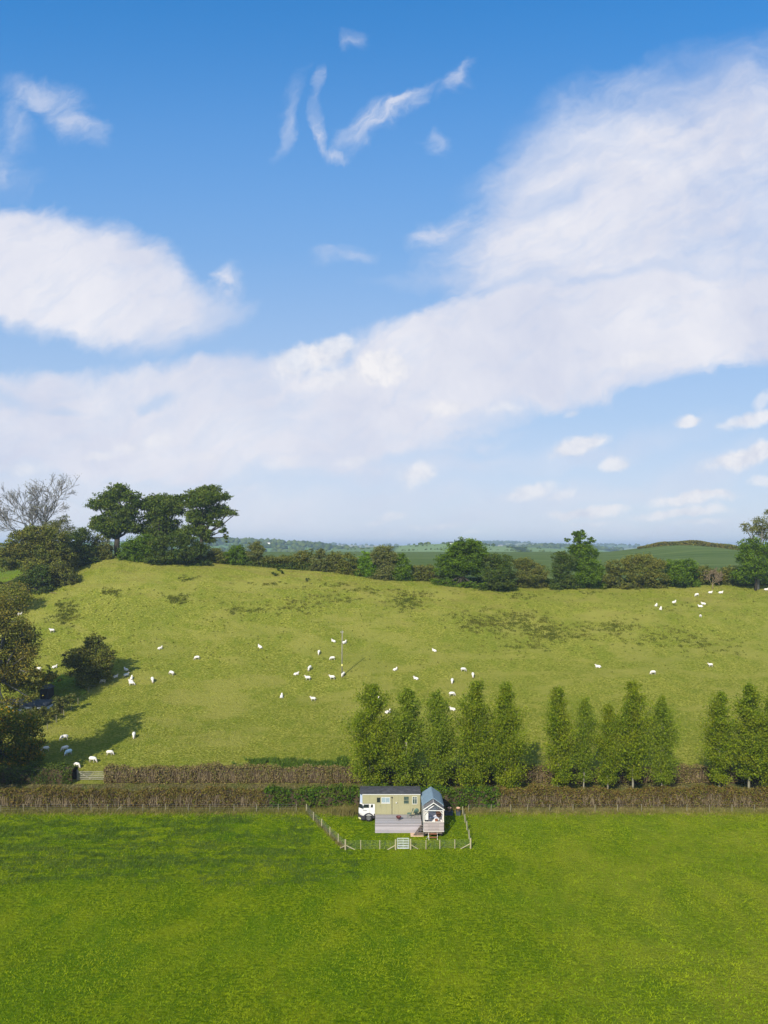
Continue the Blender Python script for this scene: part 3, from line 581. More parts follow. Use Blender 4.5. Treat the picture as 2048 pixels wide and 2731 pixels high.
# ------------------------------------------------------------------ crest line: oaks, bushes, hedgerow shrubs
OG = 'three big oaks on the crest of the hill'
lobed('oak_tree', 'left oak of the three on the skyline, domed top and clear dark trunk', 'tree', 182, 315,
      [(318,1312,36,22),(280,1330,34,18),(352,1330,26,22),(262,1345,26,14),(345,1365,32,20),(300,1350,30,14),(270,1388,34,14),(325,1400,28,20),(250,1400,20,12),(375,1345,26,14),(300,1425,22,16),(320,1375,46,26),(290,1410,34,18),(350,1405,26,18)], 'oak', .30, 2.6, seed=1, trunk_r=.75, fork=.28, group=OG, grow=1.1, hollow=.2)
lobed('oak_tree', 'middle oak of the three, crown open and merged between its neighbours', 'tree', 184, 432,
      [(425,1330,34,12),(400,1345,30,16),(455,1335,34,13),(470,1360,28,15),(432,1370,34,16),(395,1385,30,15),(440,1395,38,16),(480,1330,20,10),(375,1410,24,14),(460,1420,26,14),(430,1350,50,20),(420,1420,44,16)], 'oak', .30, 2.4, seed=2, trunk_r=.6, fork=.25, group=OG, grow=1.2, hollow=.2)
lobed('oak_tree', 'right oak of the three, ragged crown with a long branch reaching right over the hedge', 'tree', 182, 528,
      [(555,1308,34,14),(520,1318,26,12),(590,1325,24,12),(540,1340,34,14),(585,1355,24,10),(608,1368,22,9),(628,1370,9,5),(500,1345,20,12),(522,1378,26,16),(560,1395,16,10),(582,1398,18,9),(596,1415,11,10),(602,1432,6,12),(520,1405,28,14),(500,1418,24,12),(560,1440,18,7),(545,1330,46,20),(530,1375,36,20),(570,1370,26,16),(540,1420,26,16)], 'oak', .28, 2.7, seed=3, trunk_r=.55, fork=.33, group=OG, grow=1.15, hollow=.2)
bare_tree('bare_tree', 'tall leafless tree with spreading grey branches on the left skyline', 'tree', 190, 100, 24,
      [(-.12, 1.2, 8.6), (.12, 1.2, 8.4), (.32, 1.0, 7.2), (-.75, .7, 5.6), (.7, .8, 4.8), (-.36, 1.0, 7.4)], 'bark_grey', 7, 'olive', r0=.55)
lobed('shrub_tree', 'thin greyish half-bare tree at the right foot of the leafless tree', 'tree', 188, 170, [(160,1405,30,22),(185,1420,22,20),(140,1400,24,18),(175,1385,16,12)], 'pale', .2, .8, 'bark_grey', seed=8, trunk_r=.2)
SG = 'trees and bushes crowding the left end of the crest'
lobed('bush', 'big brown-green thicket below the leafless tree at the upper left', 'bush', at(120, 1548)[1], 110,
      [(110,1425,46,26),(65,1440,42,26),(150,1435,36,24),(95,1470,60,30),(150,1475,46,30),(40,1475,40,26),(115,1510,48,26),(160,1500,36,24),(20,1500,30,22)], 'brown', .27, 2.6, seed=9, trunk_r=.3, group=SG, skirt=True, grow=1.1)
lobed('bush', 'dark green bush low on the left, between the thicket and the bright lawn strip', 'bush', at(90, 1584)[1], 95, [(85,1545,34,22),(60,1560,26,18),(105,1525,30,18),(120,1545,20,14)], 'dark', .24, 2.4, seed=10, trunk_r=.2, group=SG, skirt=True, grow=1.1)
lobed('bush', 'olive-brown bush hanging over the pasture below the big thicket', 'bush', at(160, 1562)[1], 150, [(140,1525,30,20),(165,1515,30,20),(185,1530,22,14),(150,1545,26,12)], 'olive', .24, 2.4, seed=15, trunk_r=.2, group=SG, skirt=True)
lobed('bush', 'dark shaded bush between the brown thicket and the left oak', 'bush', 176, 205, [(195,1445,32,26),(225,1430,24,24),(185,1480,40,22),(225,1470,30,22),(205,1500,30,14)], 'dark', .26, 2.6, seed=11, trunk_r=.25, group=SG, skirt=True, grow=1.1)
lobed('bush', 'brownish bush at the foot of the left oak', 'bush', 178, 262, [(265,1450,24,20),(280,1468,22,16),(250,1475,22,14)], 'olive', .24, 2.2, seed=12, trunk_r=.2, group=SG, skirt=True, grow=1.1)
lobed('bush', 'round green bush between the trunks of the left and middle oaks', 'bush', 177, 372, [(355,1455,28,18),(385,1445,28,20),(400,1465,30,22),(372,1478,34,18),(340,1475,22,14)], 'green', .25, 2.6, seed=13, trunk_r=.2, group=SG, skirt=True, grow=1.1)
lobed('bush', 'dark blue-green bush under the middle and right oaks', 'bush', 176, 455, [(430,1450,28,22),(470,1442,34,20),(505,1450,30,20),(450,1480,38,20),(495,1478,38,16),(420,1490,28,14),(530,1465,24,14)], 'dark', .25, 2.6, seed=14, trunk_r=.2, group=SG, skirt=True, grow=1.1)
HR = 'shrubs of the hedgerow along the crest'
shr = [
 ('olive','low olive bush just right of the oaks, at the left end of the hedgerow',575,180,[(575,1475,24,12),(560,1488,20,10),(595,1488,18,10)]),
 ('green','green hump in the hedgerow, first right of the oaks',630,180,[(632,1470,24,14),(612,1485,20,12),(645,1488,16,14)]),
 ('pale','small round-headed yellowish tree standing up from the hedgerow left part',684,181,[(685,1458,20,13),(692,1470,16,10),(676,1480,18,12),(690,1494,18,10)]),
 ('olive','low flat dark stretch of hedgerow right of the round-headed tree',742,181,[(722,1494,20,12),(750,1493,24,11),(772,1494,18,12)]),
 ('brown','reddish brown shrub in the hedgerow before the pale one',812,181,[(800,1486,20,17),(820,1482,16,16),(806,1502,24,12)]),
 ('pale','pale leafy shrub with an upright tip in the left hedgerow',855,180,[(855,1475,14,14),(850,1492,18,16),(862,1506,18,12)]),
 ('olive','rounded olive shrub right of the pale upright one',892,180,[(892,1486,20,15),(880,1502,20,14),(905,1506,18,14)]),
 ('brown','brownish shrub before the gap that shows the crop field',930,179,[(928,1490,20,14),(944,1504,16,14),(922,1512,22,12)]),
 ('bright','bright green shrub left of the pale round tree',976,179,[(975,1485,14,14),(970,1504,20,16),(990,1510,16,16),(980,1524,20,10)]),
 ('pale','pale cream-green round tree in the middle of the hedgerow',1024,178,[(1022,1470,24,17),(1005,1488,18,18),(1042,1486,18,16),(1025,1505,30,18),(1028,1525,24,14)]),
 ('green','green shrub leaning on the right side of the pale round tree',1072,178,[(1070,1494,20,18),(1082,1512,16,16),(1068,1528,24,14)]),
 ('olive','low dull shrub by the small pale stile',1130,179,[(1118,1518,20,10),(1145,1520,20,12),(1130,1532,26,9)]),
 ('green','largest green tree of the hedgerow, broad domed crown with black shade beneath',1228,176,[(1245,1452,36,16),(1222,1468,38,18),(1270,1472,32,18),(1200,1492,34,18),(1240,1500,40,20),(1180,1515,24,16),(1215,1525,36,16),(1262,1520,36,20),(1290,1490,16,20)]),
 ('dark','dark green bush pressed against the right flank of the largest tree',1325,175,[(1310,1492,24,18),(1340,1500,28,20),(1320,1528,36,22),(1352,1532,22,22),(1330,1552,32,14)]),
 ('olive','rounded olive bush right of the dark green one',1405,178,[(1395,1504,26,16),(1425,1512,26,18),(1405,1532,34,18),(1440,1535,20,18)]),
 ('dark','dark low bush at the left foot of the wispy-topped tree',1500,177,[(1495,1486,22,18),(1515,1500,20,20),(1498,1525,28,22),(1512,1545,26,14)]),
 ('green','tree with a wispy half-bare top rising over the right hedgerow',1548,178,[(1540,1450,14,18),(1548,1475,24,20),(1575,1480,20,18),(1555,1510,34,22),(1585,1520,24,24),(1560,1540,38,16),(1535,1425,12,7),(1515,1440,9,5),(1573,1442,12,8),(1548,1418,10,5),(1545,1432,16,12),(1560,1458,20,14),(1530,1465,16,12)]),
 ('olive','grey-olive shrub between the wispy tree and the long brown bush',1635,178,[(1635,1512,22,18),(1650,1530,18,18),(1625,1540,22,16)]),
 ('brown','long dark brown bush in the right hedgerow',1712,177,[(1690,1500,30,20),(1722,1495,26,18),(1750,1510,24,20),(1700,1530,40,22),(1745,1538,30,18)]),
 ('green','green bush in the right hedgerow below the grassy knoll',1812,178,[(1790,1512,24,18),(1825,1508,26,18),(1805,1532,34,20),(1845,1530,20,18)]),
 ('brown','low reddish brown hedge stretch below the knoll, beside the dead shrub',1895,180,[(1870,1530,24,20),(1905,1535,26,18),(1940,1532,24,18),(1900,1550,40,10)]),
 ('olive','low olive bush beside the oak at the right edge',1955,180,[(1950,1528,22,20),(1965,1545,20,14)])]
for i, (lm, lab, bp, Y, lb) in enumerate(shr):
    lobed('shrub' if 'tree' not in lab.split(',')[0] else 'small_tree', lab, 'shrub' if 'tree' not in lab.split(',')[0] else 'tree', Y, bp, lb, lm, .23, 2.4, seed=30 + i, trunk_r=.14 if 'largest' not in lab else .4, fork=.25, group=HR, clumpr=.30, skirt=True, grow=1.12)
bare_tree('dead_shrub', 'small dead whitish shrub in the hedgerow below the knoll', 'shrub', 176.5, 1900, 4.6, [(-.5, 1, 1.6), (.5, 1, 1.6), (.05, 1, 1.8)], 'dead_twig', 12, r0=.12)
lobed('oak_tree', 'oak cut by the right edge, feathery grey crown above a dense green skirt', 'tree', 176, 2020,
      [(2030,1395,28,20),(2005,1412,26,12),(2050,1420,30,22),(1985,1402,14,7),(2060,1370,24,16)], 'pale', .22, 1.1, seed=60, trunk_r=.4, fork=.5, bmat='bark_grey')
lobed('bush', 'dense green bush clothing the foot of the oak at the right edge', 'bush', 175, 2015, [(2010,1455,34,22),(2040,1470,30,26),(1985,1485,26,22),(2015,1505,44,28),(1995,1535,38,22),(2045,1530,30,26)], 'green', .25, 2.5, seed=61, trunk_r=.3)
# undergrowth filling the foot of the hedgerow
def undergrowth():
    rng = np.random.default_rng(77); n = 26000; px = rng.uniform(555, 2120, n)
    row = np.interp(px, [555, 700, 850, 1000, 1150, 1300, 1500, 2120], [1500, 1512, 1524, 1538, 1548, 1562, 1564, 1560])
    Y = 180 + rng.normal(0, .5, n); x = onY(px, Y); z = hgt(x, Y) + rng.uniform(0, 1, n) ** 1.2 * (1.7 + .5 * np.sin(x * .5)) 
    v_, f_ = quads(np.stack([x, Y, z], -1), .24, rng); o = mesh_np('undergrowth', v_, f_, M['dark'])
    tag(o, 'dark brambly undergrowth filling the foot of the crest hedgerow', 'undergrowth', kind='stuff')
undergrowth()
for i, (px, py, rr, lab) in enumerate([(727,1528,5,'lowest left of four tiny dark thorn bushes below the hedgerow'),(743,1518,6,'topmost of four tiny dark thorn bushes below the hedgerow'),(738,1532,6,'lower middle of four tiny dark thorn bushes below the hedgerow'),(751,1527,6,'rightmost of four tiny dark thorn bushes below the hedgerow'),(820,1545,5,'lone tiny dark thorn bush on the upper slope right of the group of four')]):
    x, y, z = at(px, py + 4); lobed('thorn_bush', lab, 'bush', y, px, [(px, py, rr, rr)], 'dark', .16, 3.2, seed=90 + i, trunk_r=.05, group='tiny thorn bushes on the upper slope', twigs=False, clumpr=.2)

# brown hedge over the knoll beyond
def knoll_hedge():
    rng = np.random.default_rng(5); pts = [(1700, 1463), (1740, 1456), (1790, 1450), (1830, 1449), (1870, 1453), (1920, 1459), (1975, 1468), (2060, 1475)]
    n = 14000; t = rng.uniform(0, 1, n); px = np.interp(t, np.linspace(0, 1, 8), [p[0] for p in pts]); Y = 392 - 20 * t + rng.normal(0, .7, n); x = onY(px, Y)
    z = hgt(x, Y) + rng.uniform(0, 1, n) * (1.3 + .9 * np.sin(t * 3.1) + .3 * np.sin(x * .37) + .8 * t); v_, f_ = quads(np.stack([x - 150, Y - 385, z - 30], -1), .5, rng)
    root = empty('hedge', (150, 385, 30), 'reddish brown hedge running over the rounded grassy knoll', 'hedge'); mesh_np('foliage', v_, f_, M['rust'], root)
knoll_hedge()

# distant woods and field trees: too many and too small to count
def woods():
    rng = np.random.default_rng(9); V = []; Fs = []; nb = 0
    ico = bmesh.new(); bmesh.ops.create_icosphere(ico, subdivisions=1, radius=1); iv = np.array([v.co[:] for v in ico.verts]); iF = np.array([[v.index for v in f.verts] for f in ico.faces]); ico.free()
    def put(p, s):
        nonlocal nb
        q = iv * rng.uniform(.7, 1.25, (len(iv), 1)) * np.array([s, s, s * .8]) + np.array(p) + np.array([0, 0, s * .4]); V.append(q); Fs.append(iF + nb); nb += len(iv)
    for _ in range(150): px = rng.uniform(500, 900); put(RG['left'](px, rng.normal(0, .03)), rng.uniform(3, 8))
    for _ in range(330): px = rng.uniform(430, 960); yv = rng.choice([-.75, -.55, -.35, -.2]) + rng.normal(0, .02); put(RG['left'](px, yv), rng.uniform(4, 10))
    for c0 in (690, 745, 790, 830, 850): 
        for _ in range(14): put(RG['left'](c0 + rng.normal() * 16, rng.normal(0, .05) - .05), rng.uniform(6, 11))
    for _ in range(60): px = rng.choice([1130, 1190, 1215, 1240, 1285]) + rng.normal() * 12; put(RG['mid'](px, rng.normal(.02, .04)), rng.uniform(2, 4.5))
    for _ in range(120): px = rng.uniform(870, 1420); put(RG['mid'](px, rng.choice([-.5, -.28]) + rng.normal(0, .006)), rng.uniform(1.0, 2.2))
    for c0, s0 in ((1300, 16), (1340, 16), (1400, 12), (820, 10), (900, 8), (1480, 10), (1620, 12), (2000, 10)):
        for _ in range(26): put(RG['far'](c0 + rng.normal() * 22, rng.normal(0, .05)), rng.uniform(.6, 1) * s0)
    for _ in range(200): put(RG['far'](rng.uniform(760, 2100), rng.choice([-.6, -.4, -.25, -.1]) + rng.normal(0, .01)), rng.uniform(5, 13))
    for _ in range(160): put(RG['bump'](rng.uniform(1330, 1600), rng.choice([-.45, -.2, 0]) + rng.normal(0, .03)), rng.uniform(5, 11))
    o = mesh_np('woodland', np.concatenate(V), np.concatenate(Fs), M['dark']); tag(o, 'hazy woods and field trees on the far hills', 'woodland', kind='stuff')
woods()
M['render_white'] = simple('limewash', (.75, .74, .70), .8, .2, .06); M['slate'] = simple('slate_roof', (.055, .06, .065), .7, .3, .25, 3)
for (px, key, yv, L, lab) in [(738, 'left', -.30, 13, 'tiny white farmhouse on the blue far hill, left'), (628, 'left', -.04, 12, 'tiny pale farmhouse on the crest of the far left hill'), (1203, 'mid', .0, 5.5, 'tiny pale farmhouse on the crest of the green middle hill')]:
    x, y, z = RG[key](px, yv); r_ = empty('farmhouse', (x, y, z), lab, 'house', 'farmhouses on the far hills')
    MB().box(-L / 2, L / 2, -3, 3, -2, L * .35).build('wall', M['render_white'], r_)
    MB().prism([(-3.4, L * .35), (3.4, L * .35), (0, L * .35 + 2.4)], -L / 2 - .3, L / 2 + .3, 'x').build('roof', M['slate'], r_)

# ------------------------------------------------------------------ left side: garden, big trees, outbuildings, boundary fence
LB = [(92, 1590), (96, 1650), (120, 1740), (165, 1800), (237, 1850), (205, 1880), (190, 1892), (170, 1910), (150, 1925), (126, 1946), (105, 1975), (90, 2010)]
gl = [(-70, 1500), (-70, 1600), (60, 1620), (-70, 1700)]
def patch(name, pts, mat):
    P = [at(*p) for p in pts]; bm = bmesh.new(); vs = [bm.verts.new((p[0], p[1], 0)) for p in P]; bm.faces.new(vs)
    bmesh.ops.triangulate(bm, faces=bm.faces); 
    for _ in range(3): bmesh.ops.subdivide_edges(bm, edges=[e for e in bm.edges if e.calc_length() > 2.0], cuts=2, use_grid_fill=False); bmesh.ops.triangulate(bm, faces=bm.faces)
    for v in bm.verts: v.co.z = hz(v.co.x, v.co.y) + .12
    me = bpy.data.meshes.new(name); bm.to_mesh(me); bm.free(); me.materials.append(mat)
    for p in me.polygons: p.use_smooth = True
    o = bpy.data.objects.new(name, me); COL.objects.link(o); o['kind'] = 'structure'; return o
patch('lawn', [(-60, 1500), (75, 1500), (88, 1560), (60, 1600), (-60, 1620)], M['garden'])
patch('lawn', [(130, 1822), (165, 1800), (215, 1812), (232, 1850), (190, 1866), (128, 1850)], M['garden'])

lobed('tree', 'tall brownish twiggy tree filling the left edge above the outbuildings', 'tree', 113, -20,
      [(25,1868,44,12),(70,1862,26,9),(20,1600,56,30),(-40,1640,80,70),(30,1655,62,34),(60,1690,46,40),(20,1735,66,50),(78,1745,34,26),(60,1785,44,30),(10,1800,66,40),(-40,1760,80,70),(95,1795,22,14),(40,1835,56,22)], 'rust', .20, 1.55, 'bark_grey', seed=101, trunk_r=.4, clumpr=.42, hollow=.3, dspread=.7)
lobed('tree', 'autumn tree with orange and yellow leaves in the lower left corner of the slope', 'tree', 97, -30,
      [(20,1915,60,26),(75,1925,46,24),(20,1965,76,36),(85,1975,38,32),(60,2015,52,30),(5,2040,70,34),(95,2010,24,20),(60,2050,36,18),(-60,1980,80,80)], 'autumn', .20, 2.0, 'bark', seed=102, trunk_r=.35, clumpr=.36)
lobed('bush', 'orange-leaved bush beside the bright patch of lawn', 'bush', at(125, 1846)[1], 125, [(125,1805,22,12),(150,1808,18,8),(110,1825,20,12),(95,1840,24,14)], 'autumn', .18, 1.9, seed=103, trunk_r=.1)
lobed('bush', 'rusty brown bush in the shadow at the upper left edge', 'bush', at(30, 1650)[1], 25, [(30,1575,44,22),(0,1600,50,30),(60,1590,26,14),(20,1625,40,18)], 'rust', .22, 2.2, seed=104, trunk_r=.15)
lobed('bush', 'grassy tan bush against the boundary fence right of the outbuilding', 'bush', at(165, 1904)[1], 165, [(160,1868,16,14),(175,1880,20,16),(150,1893,22,12),(185,1862,14,10)], 'pale', .17, 2.0, seed=105, trunk_r=.08)
lobed('bush', 'small dark conifer beside the standing sheep at the left', 'bush', at(131, 1803)[1], 131, [(131,1790,8,11),(129,1778,5,7)], 'dark', .16, 2.6, seed=106, trunk_r=.06, clumpr=.2)
lobed('bush', 'olive undergrowth bush below the outbuilding, above the autumn tree', 'bush', at(100, 1925)[1], 100, [(100,1908,34,12),(60,1905,30,12),(20,1893,20,10),(40,1880,12,9),(112,1895,14,10),(125,1920,20,14),(140,1905,14,10)], 'olive', .18, 2.0, seed=107, trunk_r=.1)
lobed('hawthorn', 'isolated round brown-green hawthorn on the pasture edge casting shade on sheep', 'tree', at(240, 1828)[1], 240,
      [(240,1712,22,20),(262,1705,14,14),(250,1735,38,20),(215,1745,34,18),(280,1750,26,18),(200,1765,28,18),(245,1770,44,24),(290,1768,18,12),(225,1795,36,22),(262,1795,34,22),(240,1815,30,16),(300,1742,10,6),(178,1745,10,7)], 'brown', .19, 2.6, 'bark', seed=108, trunk_r=.22, fork=.2, clumpr=.3)
# neighbours of the edge trees, standing just outside the picture; their shade falls across the corner of the pasture
lobed('tree', 'tall tree beyond the left edge whose shadow falls on the lower pasture', 'tree', 85, -130, [(-150,1660,60,60),(-110,1700,50,50),(-130,1750,70,70),(-90,1790,50,50),(-130,1830,75,60),(-190,1880,80,60),(-90,1890,60,60),(-140,1950,80,70),(-80,1830,50,50),(-70,1960,45,50),(-130,2030,80,50)], 'autumn', .40, 1.0, seed=109, trunk_r=.4, twigs=False)

M['shed_wood'] = simple('tarred_boards', (.028, .024, .020), .85, .2, .3, 4, 0, (1, 1, .2)); M['stone'] = simple('rubble_stone', (.30, .27, .21), .9, .1, .35, 5)
M['white_sheet'] = simple('white_sheeting', (.72, .74, .78), .5, .4, .08, 2); M['blue_tarp'] = simple('blue_tarpaulin', (.12, .24, .55), .5, .4, .2, 3); M['glass_dark'] = simple('dark_glass', (.015, .02, .022), .08, .8, .2, 3)
Yb = at(93, 1897)[1]; x0, x1 = onY(62, Yb), onY(124, Yb); zb = hz((x0 + x1) / 2, Yb); ob = empty('outbuilding', ((x0 + x1) / 2, Yb, zb), 'low outbuilding with grey-green slate roof and white front behind the left trees', 'outbuilding')
hw = (x1 - x0) / 2; MB().box(-hw, hw, 0, 2.4, -.5, .8).build('wall', M['white_sheet'], ob)
MB().prism([(-.3, .81), (2.6, .81), (2.6, 1.3), (1.6, 1.65), (-.3, .9)], -hw - .15, hw + .15, 'x').build('roof', M['slate'], ob)
MB().box(-hw * .2, hw * .15, -.06, -.003, -.2, .72).build('door', M['shed_wood'], ob)
Ys = at(118, 1868)[1]; sx0, sx1 = onY(107, Ys), onY(129, Ys); szb = hz((sx0 + sx1) / 2, Ys); sd = empty('shed', ((sx0 + sx1) / 2, Ys, szb), 'small black boarded shed with a pitched roof above the outbuilding', 'shed'); q = (sx1 - sx0) / 2
MB().box(-q, q, 0, 2, -.4, 2.0).build('wall', M['shed_wood'], sd); MB().prism([(-q - .15, 2.001), (q + .15, 2.001), (q + .15, 2.06), (0, 2.55), (-q - .15, 2.06)], -.15, 2.15, 'y').build('roof', M['slate'], sd)
MB().box(-.3, .3, -.04, -.003, -.2, 1.7).build('door', M['shed_wood'], sd)
Yt = at(20, 1893)[1]; tx = onY(20, Yt); tz = hz(tx, Yt); tr_ = empty('covered_trailer', (tx, Yt, tz), 'white trailer under a blue tarpaulin at the left edge', 'trailer')
MB().box(-1.2, 1.2, -.8, .8, .45, 1.1, .1).build('body', M['white_sheet'], tr_, bevel=.03); MB().prism([(-1.25, 1.101), (1.25, 1.101), (1.0, 1.5), (.2, 1.75), (-.7, 1.6)], -.85, .85, 'y').build('cover', M['blue_tarp'], tr_)
for s in (-.6, .6): MB().lathe([(0, -.1), (.3, -.1), (.3, .1), (0, .1)], (s, -.86, .3), 14, 'y').build('wheel', M['shed_wood'], tr_)
Yw = at(47, 1890)[1]; wx0, wx1 = onY(34, Yw), onY(60, Yw); wz = hz((wx0 + wx1) / 2, Yw); sw = empty('stone_wall', ((wx0 + wx1) / 2, Yw, wz), 'broken pale stone wall between the tarpaulin trailer and the outbuilding', 'wall'); q = (wx1 - wx0) / 2
MB().prism([(-q, -.4), (q, -.4), (q, 1.9), (q * .4, 1.5), (0, 1.7), (-q * .5, 1.1), (-q, .9)], 0, .45, 'y').build('masonry', M['stone'], sw)
for i, (px, L) in enumerate([(50, 1.6), (72, 1.2)]):
    Yk = at(px, 1901)[1]; x = onY(px, Yk); o = MB().prism([(-L / 2, 0), (L / 2, 0), (L / 2 - .1, .35), (0, .5), (-L / 2 + .1, .3)], -.5, .5, 'y').build('sheeted_stack', M['white_sheet'], None, loc=(x, Yk, hz(x, Yk)))
    tag(o, ['larger low stack under white sheeting in front of the stone wall', 'smaller low stack under white sheeting in front of the slate-roofed outbuilding'][i], 'stack', 'sheeted stacks by the outbuilding')

# ------------------------------------------------------------------ fences
M['post'] = simple('weathered_post', (.20, .18, .115), .9, .1, .2, 3, 0, (1, 1, .3)); M['post_new'] = simple('peeled_post', (.32, .28, .17), .85, .15, .15, 3, 0, (1, 1, .3))
M['wire'] = simple('galvanised_wire', (.30, .31, .30), .5, .5, .1, 5, .6); M['galv'] = simple('galvanised_steel', (.55, .58, .60), .42, .5, .1, 4, .5)
def fence(name, label, pts, hpost, rp, mat, rows=4, wire_r=.006, braces=(), big=(), group=None, net=0.0, skip=()):
    b = Vector(pts[0]); root = empty(name, b, label, 'fence', group); P = [Vector(p) - b for p in pts]
    for i, p in enumerate(P):
        r_, h_ = (rp * 1.7, hpost * 1.12) if i in big else (rp, hpost)
        MB().tube([p + Vector((0, 0, -.15)), p + Vector((0, 0, h_ * .5)), p + Vector((0, 0, h_))], [r_, r_, r_ * .95], 7).build('post', M[mat], root)
    mb = MB()
    for i in range(len(P) - 1):
        if i in skip: continue
        a, c = P[i], P[i + 1]
        for k in range(rows): z = Vector((0, 0, hpost * (.12 + .82 * k / (rows - 1)))); mb.tube([a + z, c + z], wire_r, 3, False)
        if net:
            n = max(1, int((c - a).length / net))
            for j in range(1, n): q = a.lerp(c, j / n); mb.tube([q + Vector((0, 0, hpost * .12)), q + Vector((0, 0, hpost * .8))], wire_r * .8, 3, False)
    mb.build('wire', M['wire'], root)
    for (q, e) in braces: MB().tube([Vector(q) - b, Vector(e) - b], .045, 6).build('brace', M[mat], root)
    return root
def up(p, h): return (p[0], p[1], p[2] + h)
# hedge-foot fences
hp = [2, 63, 126, 190, 243, 286, 323, 381, 442, 502, 560, 624, 684, 742, 790]
pts = [at(px, 2166 if px > 10 else 2168) for px in hp]
b0 = at(309, 2164); fence('post_and_wire_fence', 'post and wire fence along the foot of the brown hedge, left of the truck', pts, .95, .042, 'post', 4, .005, braces=[(up(pts[6], .7), b0)])
pts = [at(px, 2166) for px in (1250, 1310, 1362, 1407, 1466, 1528, 1587, 1647, 1711, 1771, 1832, 1892, 1952, 2012, 2072)]
fence('post_and_wire_fence', 'post and wire fence along the foot of the brown hedge, right of the enclosure', pts, .9, .042, 'post', 4, .005)
# pen around the truck
Lp = [at(*p) for p in ((817, 2167), (836, 2189), (858, 2207), (880, 2230), (902, 2248), (921, 2267))]
Fp = [at(*p) for p in ((962, 2266), (1013, 2266), (1055, 2267))]
Gp = [at(*p) for p in ((1095, 2266), (1136, 2266), (1173, 2265), (1213, 2264), (1255, 2264))]
Rp = [at(*p) for p in ((1251, 2238), (1245, 2214), (1240, 2194), (1234, 2174))]
fence('pen_fence', 'netting fence with pale posts round the pen, left side and front up to the gate', Lp + Fp, .98, .05, 'post_new', 7, .005, big=(5, 8), net=.45,
      braces=[(up(Lp[5], .5), at(947, 2267)), (up(Lp[5], .45), at(907, 2262)), (up(Fp[2], .5), at(1033, 2267))])
fence('pen_fence', 'netting fence with pale posts, right of the metal gate and up the pen right side', Gp + Rp, .98, .05, 'post_new', 7, .005, big=(0, 4), net=.45,
      braces=[(up(Gp[0], .5), at(1115, 2265)), (up(Gp[4], .55), at(1228, 2265))])
g0, g1 = Vector(at(1059, 2266)), Vector(at(1091, 2266)); W = (g1 - g0).length
gt = empty('metal_gate', g0, 'galvanised metal gate in the front fence of the pen', 'gate', rz=math.atan2(g1.y - g0.y, g1.x - g0.x))
for q in (.03, W / 2, W - .03): MB().tube([(q, 0, .08), (q, 0, 1.2)], .035 if q != W / 2 else .018, 6).build('upright', M['galv'], gt)
for k in range(7): MB().tube([(.03, 0, .11 + 1.07 * (k / 6) ** 1.15), (W - .03, 0, .11 + 1.07 * (k / 6) ** 1.15)], .024, 6).build('bar', M['galv'], gt)
# field gate into the pasture
M['gate_wood'] = simple('old_gate_timber', (.27, .25, .18), .85, .15, .2, 4)
a_, b_ = Vector(at(206, 2080)), Vector(at(280, 2078)); a_.y = b_.y = 92.6; a_.x = onY(206, 92.6); b_.x = onY(281, 92.6); a_.z = b_.z = hz(-40, 92.6); W = b_.x - a_.x
fg = empty('field_gate', a_, 'wide wooden five-bar field gate between the lane and the sheep pasture', 'gate')
for q in (0, W): MB().tube([(q, .05, -.2), (q, .05, 1.45)], .08, 7).build('gate_post', M['gate_wood'], fg)
MB().box(.1, .18, -.03, .03, .1, 1.3).build('stile', M['gate_wood'], fg); MB().box(W - .18, W - .1, -.03, .03, .1, 1.2).build('stile', M['gate_wood'], fg)
for z in (.15, .37, .6, .85, 1.13): MB().box(.18, W - .18, -.02, .02, z, z + .09).build('bar', M['gate_wood'], fg)
MB().tube([(.15, -.035, 1.2), (W * .5, -.035, .2)], .035, 4).tube([(W * .5, -.035, .2), (W * .6, -.035, 1.2)], .03, 4).build('brace', M['gate_wood'], fg)
# boundary fence down the left side of the pasture
bp = [at(*p) for p in ((237, 1848), (208, 1878), (190, 1896), (170, 1912), (150, 1927), (126, 1946))]
fence('boundary_fence', 'old post and wire boundary fence between the pasture and the outbuilding garden', bp, 1.15, .06, 'post', 4, .006)
bp = [at(*p) for p in ((157, 1814), (170, 1826))]
# utility pole
x, y, z = at(912, 1806); M['pole'] = simple('pole_timber', (.22, .20, .155), .85, .15, .15, 2, 0, (1, 1, .2))
up_ = empty('utility_pole', (x, y, z), 'tall wooden utility pole alone in the middle of the pasture', 'pole')
MB().tube([(0, 0, -.3), (0, 0, 4.5), (.05, 0, 8.9)], [.12, .10, .08], 8).build('shaft', M['pole'], up_, True)
MB().box(-.25, .25, -.1, -.02, 8.45, 8.55).build('crossarm', M['pole'], up_)
for q in (-.2, .2): MB().lathe([(0, 8.57), (.06, 8.58), (.05, 8.7), (0, 8.74)], (q, -.06, 0), 8).build('insulator', M['galv'], up_)
MB().box(-.11, .11, -.16, -.13, 2.1, 2.5).build('warning_plate', simple('yellow_plate', (.65, .6, .2), .5), up_)
# stile, fallen branch
x, y, z = at(1097, 1547); st = empty('stile', (x, y, z), 'small pale wooden stile in the hedgerow gap beside the pale round tree', 'stile')
for s in (-.55, .55): MB().tube([(s * 1.2, 0, -.1), (s * .7, .1, 1.25)], .07, 5).build('post', M['render_white'], st)
MB().box(-.6, .6, -.2, .2, .4, .48).build('step', M['post'], st)
x, y, z = at(142, 1583); tag(MB().tube([(-.9, .3, .15), (0, 0, .12), (1.0, -.3, .1)], [.05, .08, .06], 6).build('fallen_branch', M['dead_twig'], None, loc=(x, y, z)), 'pale fallen branch lying on the grass below the shadows at upper left', 'branch')

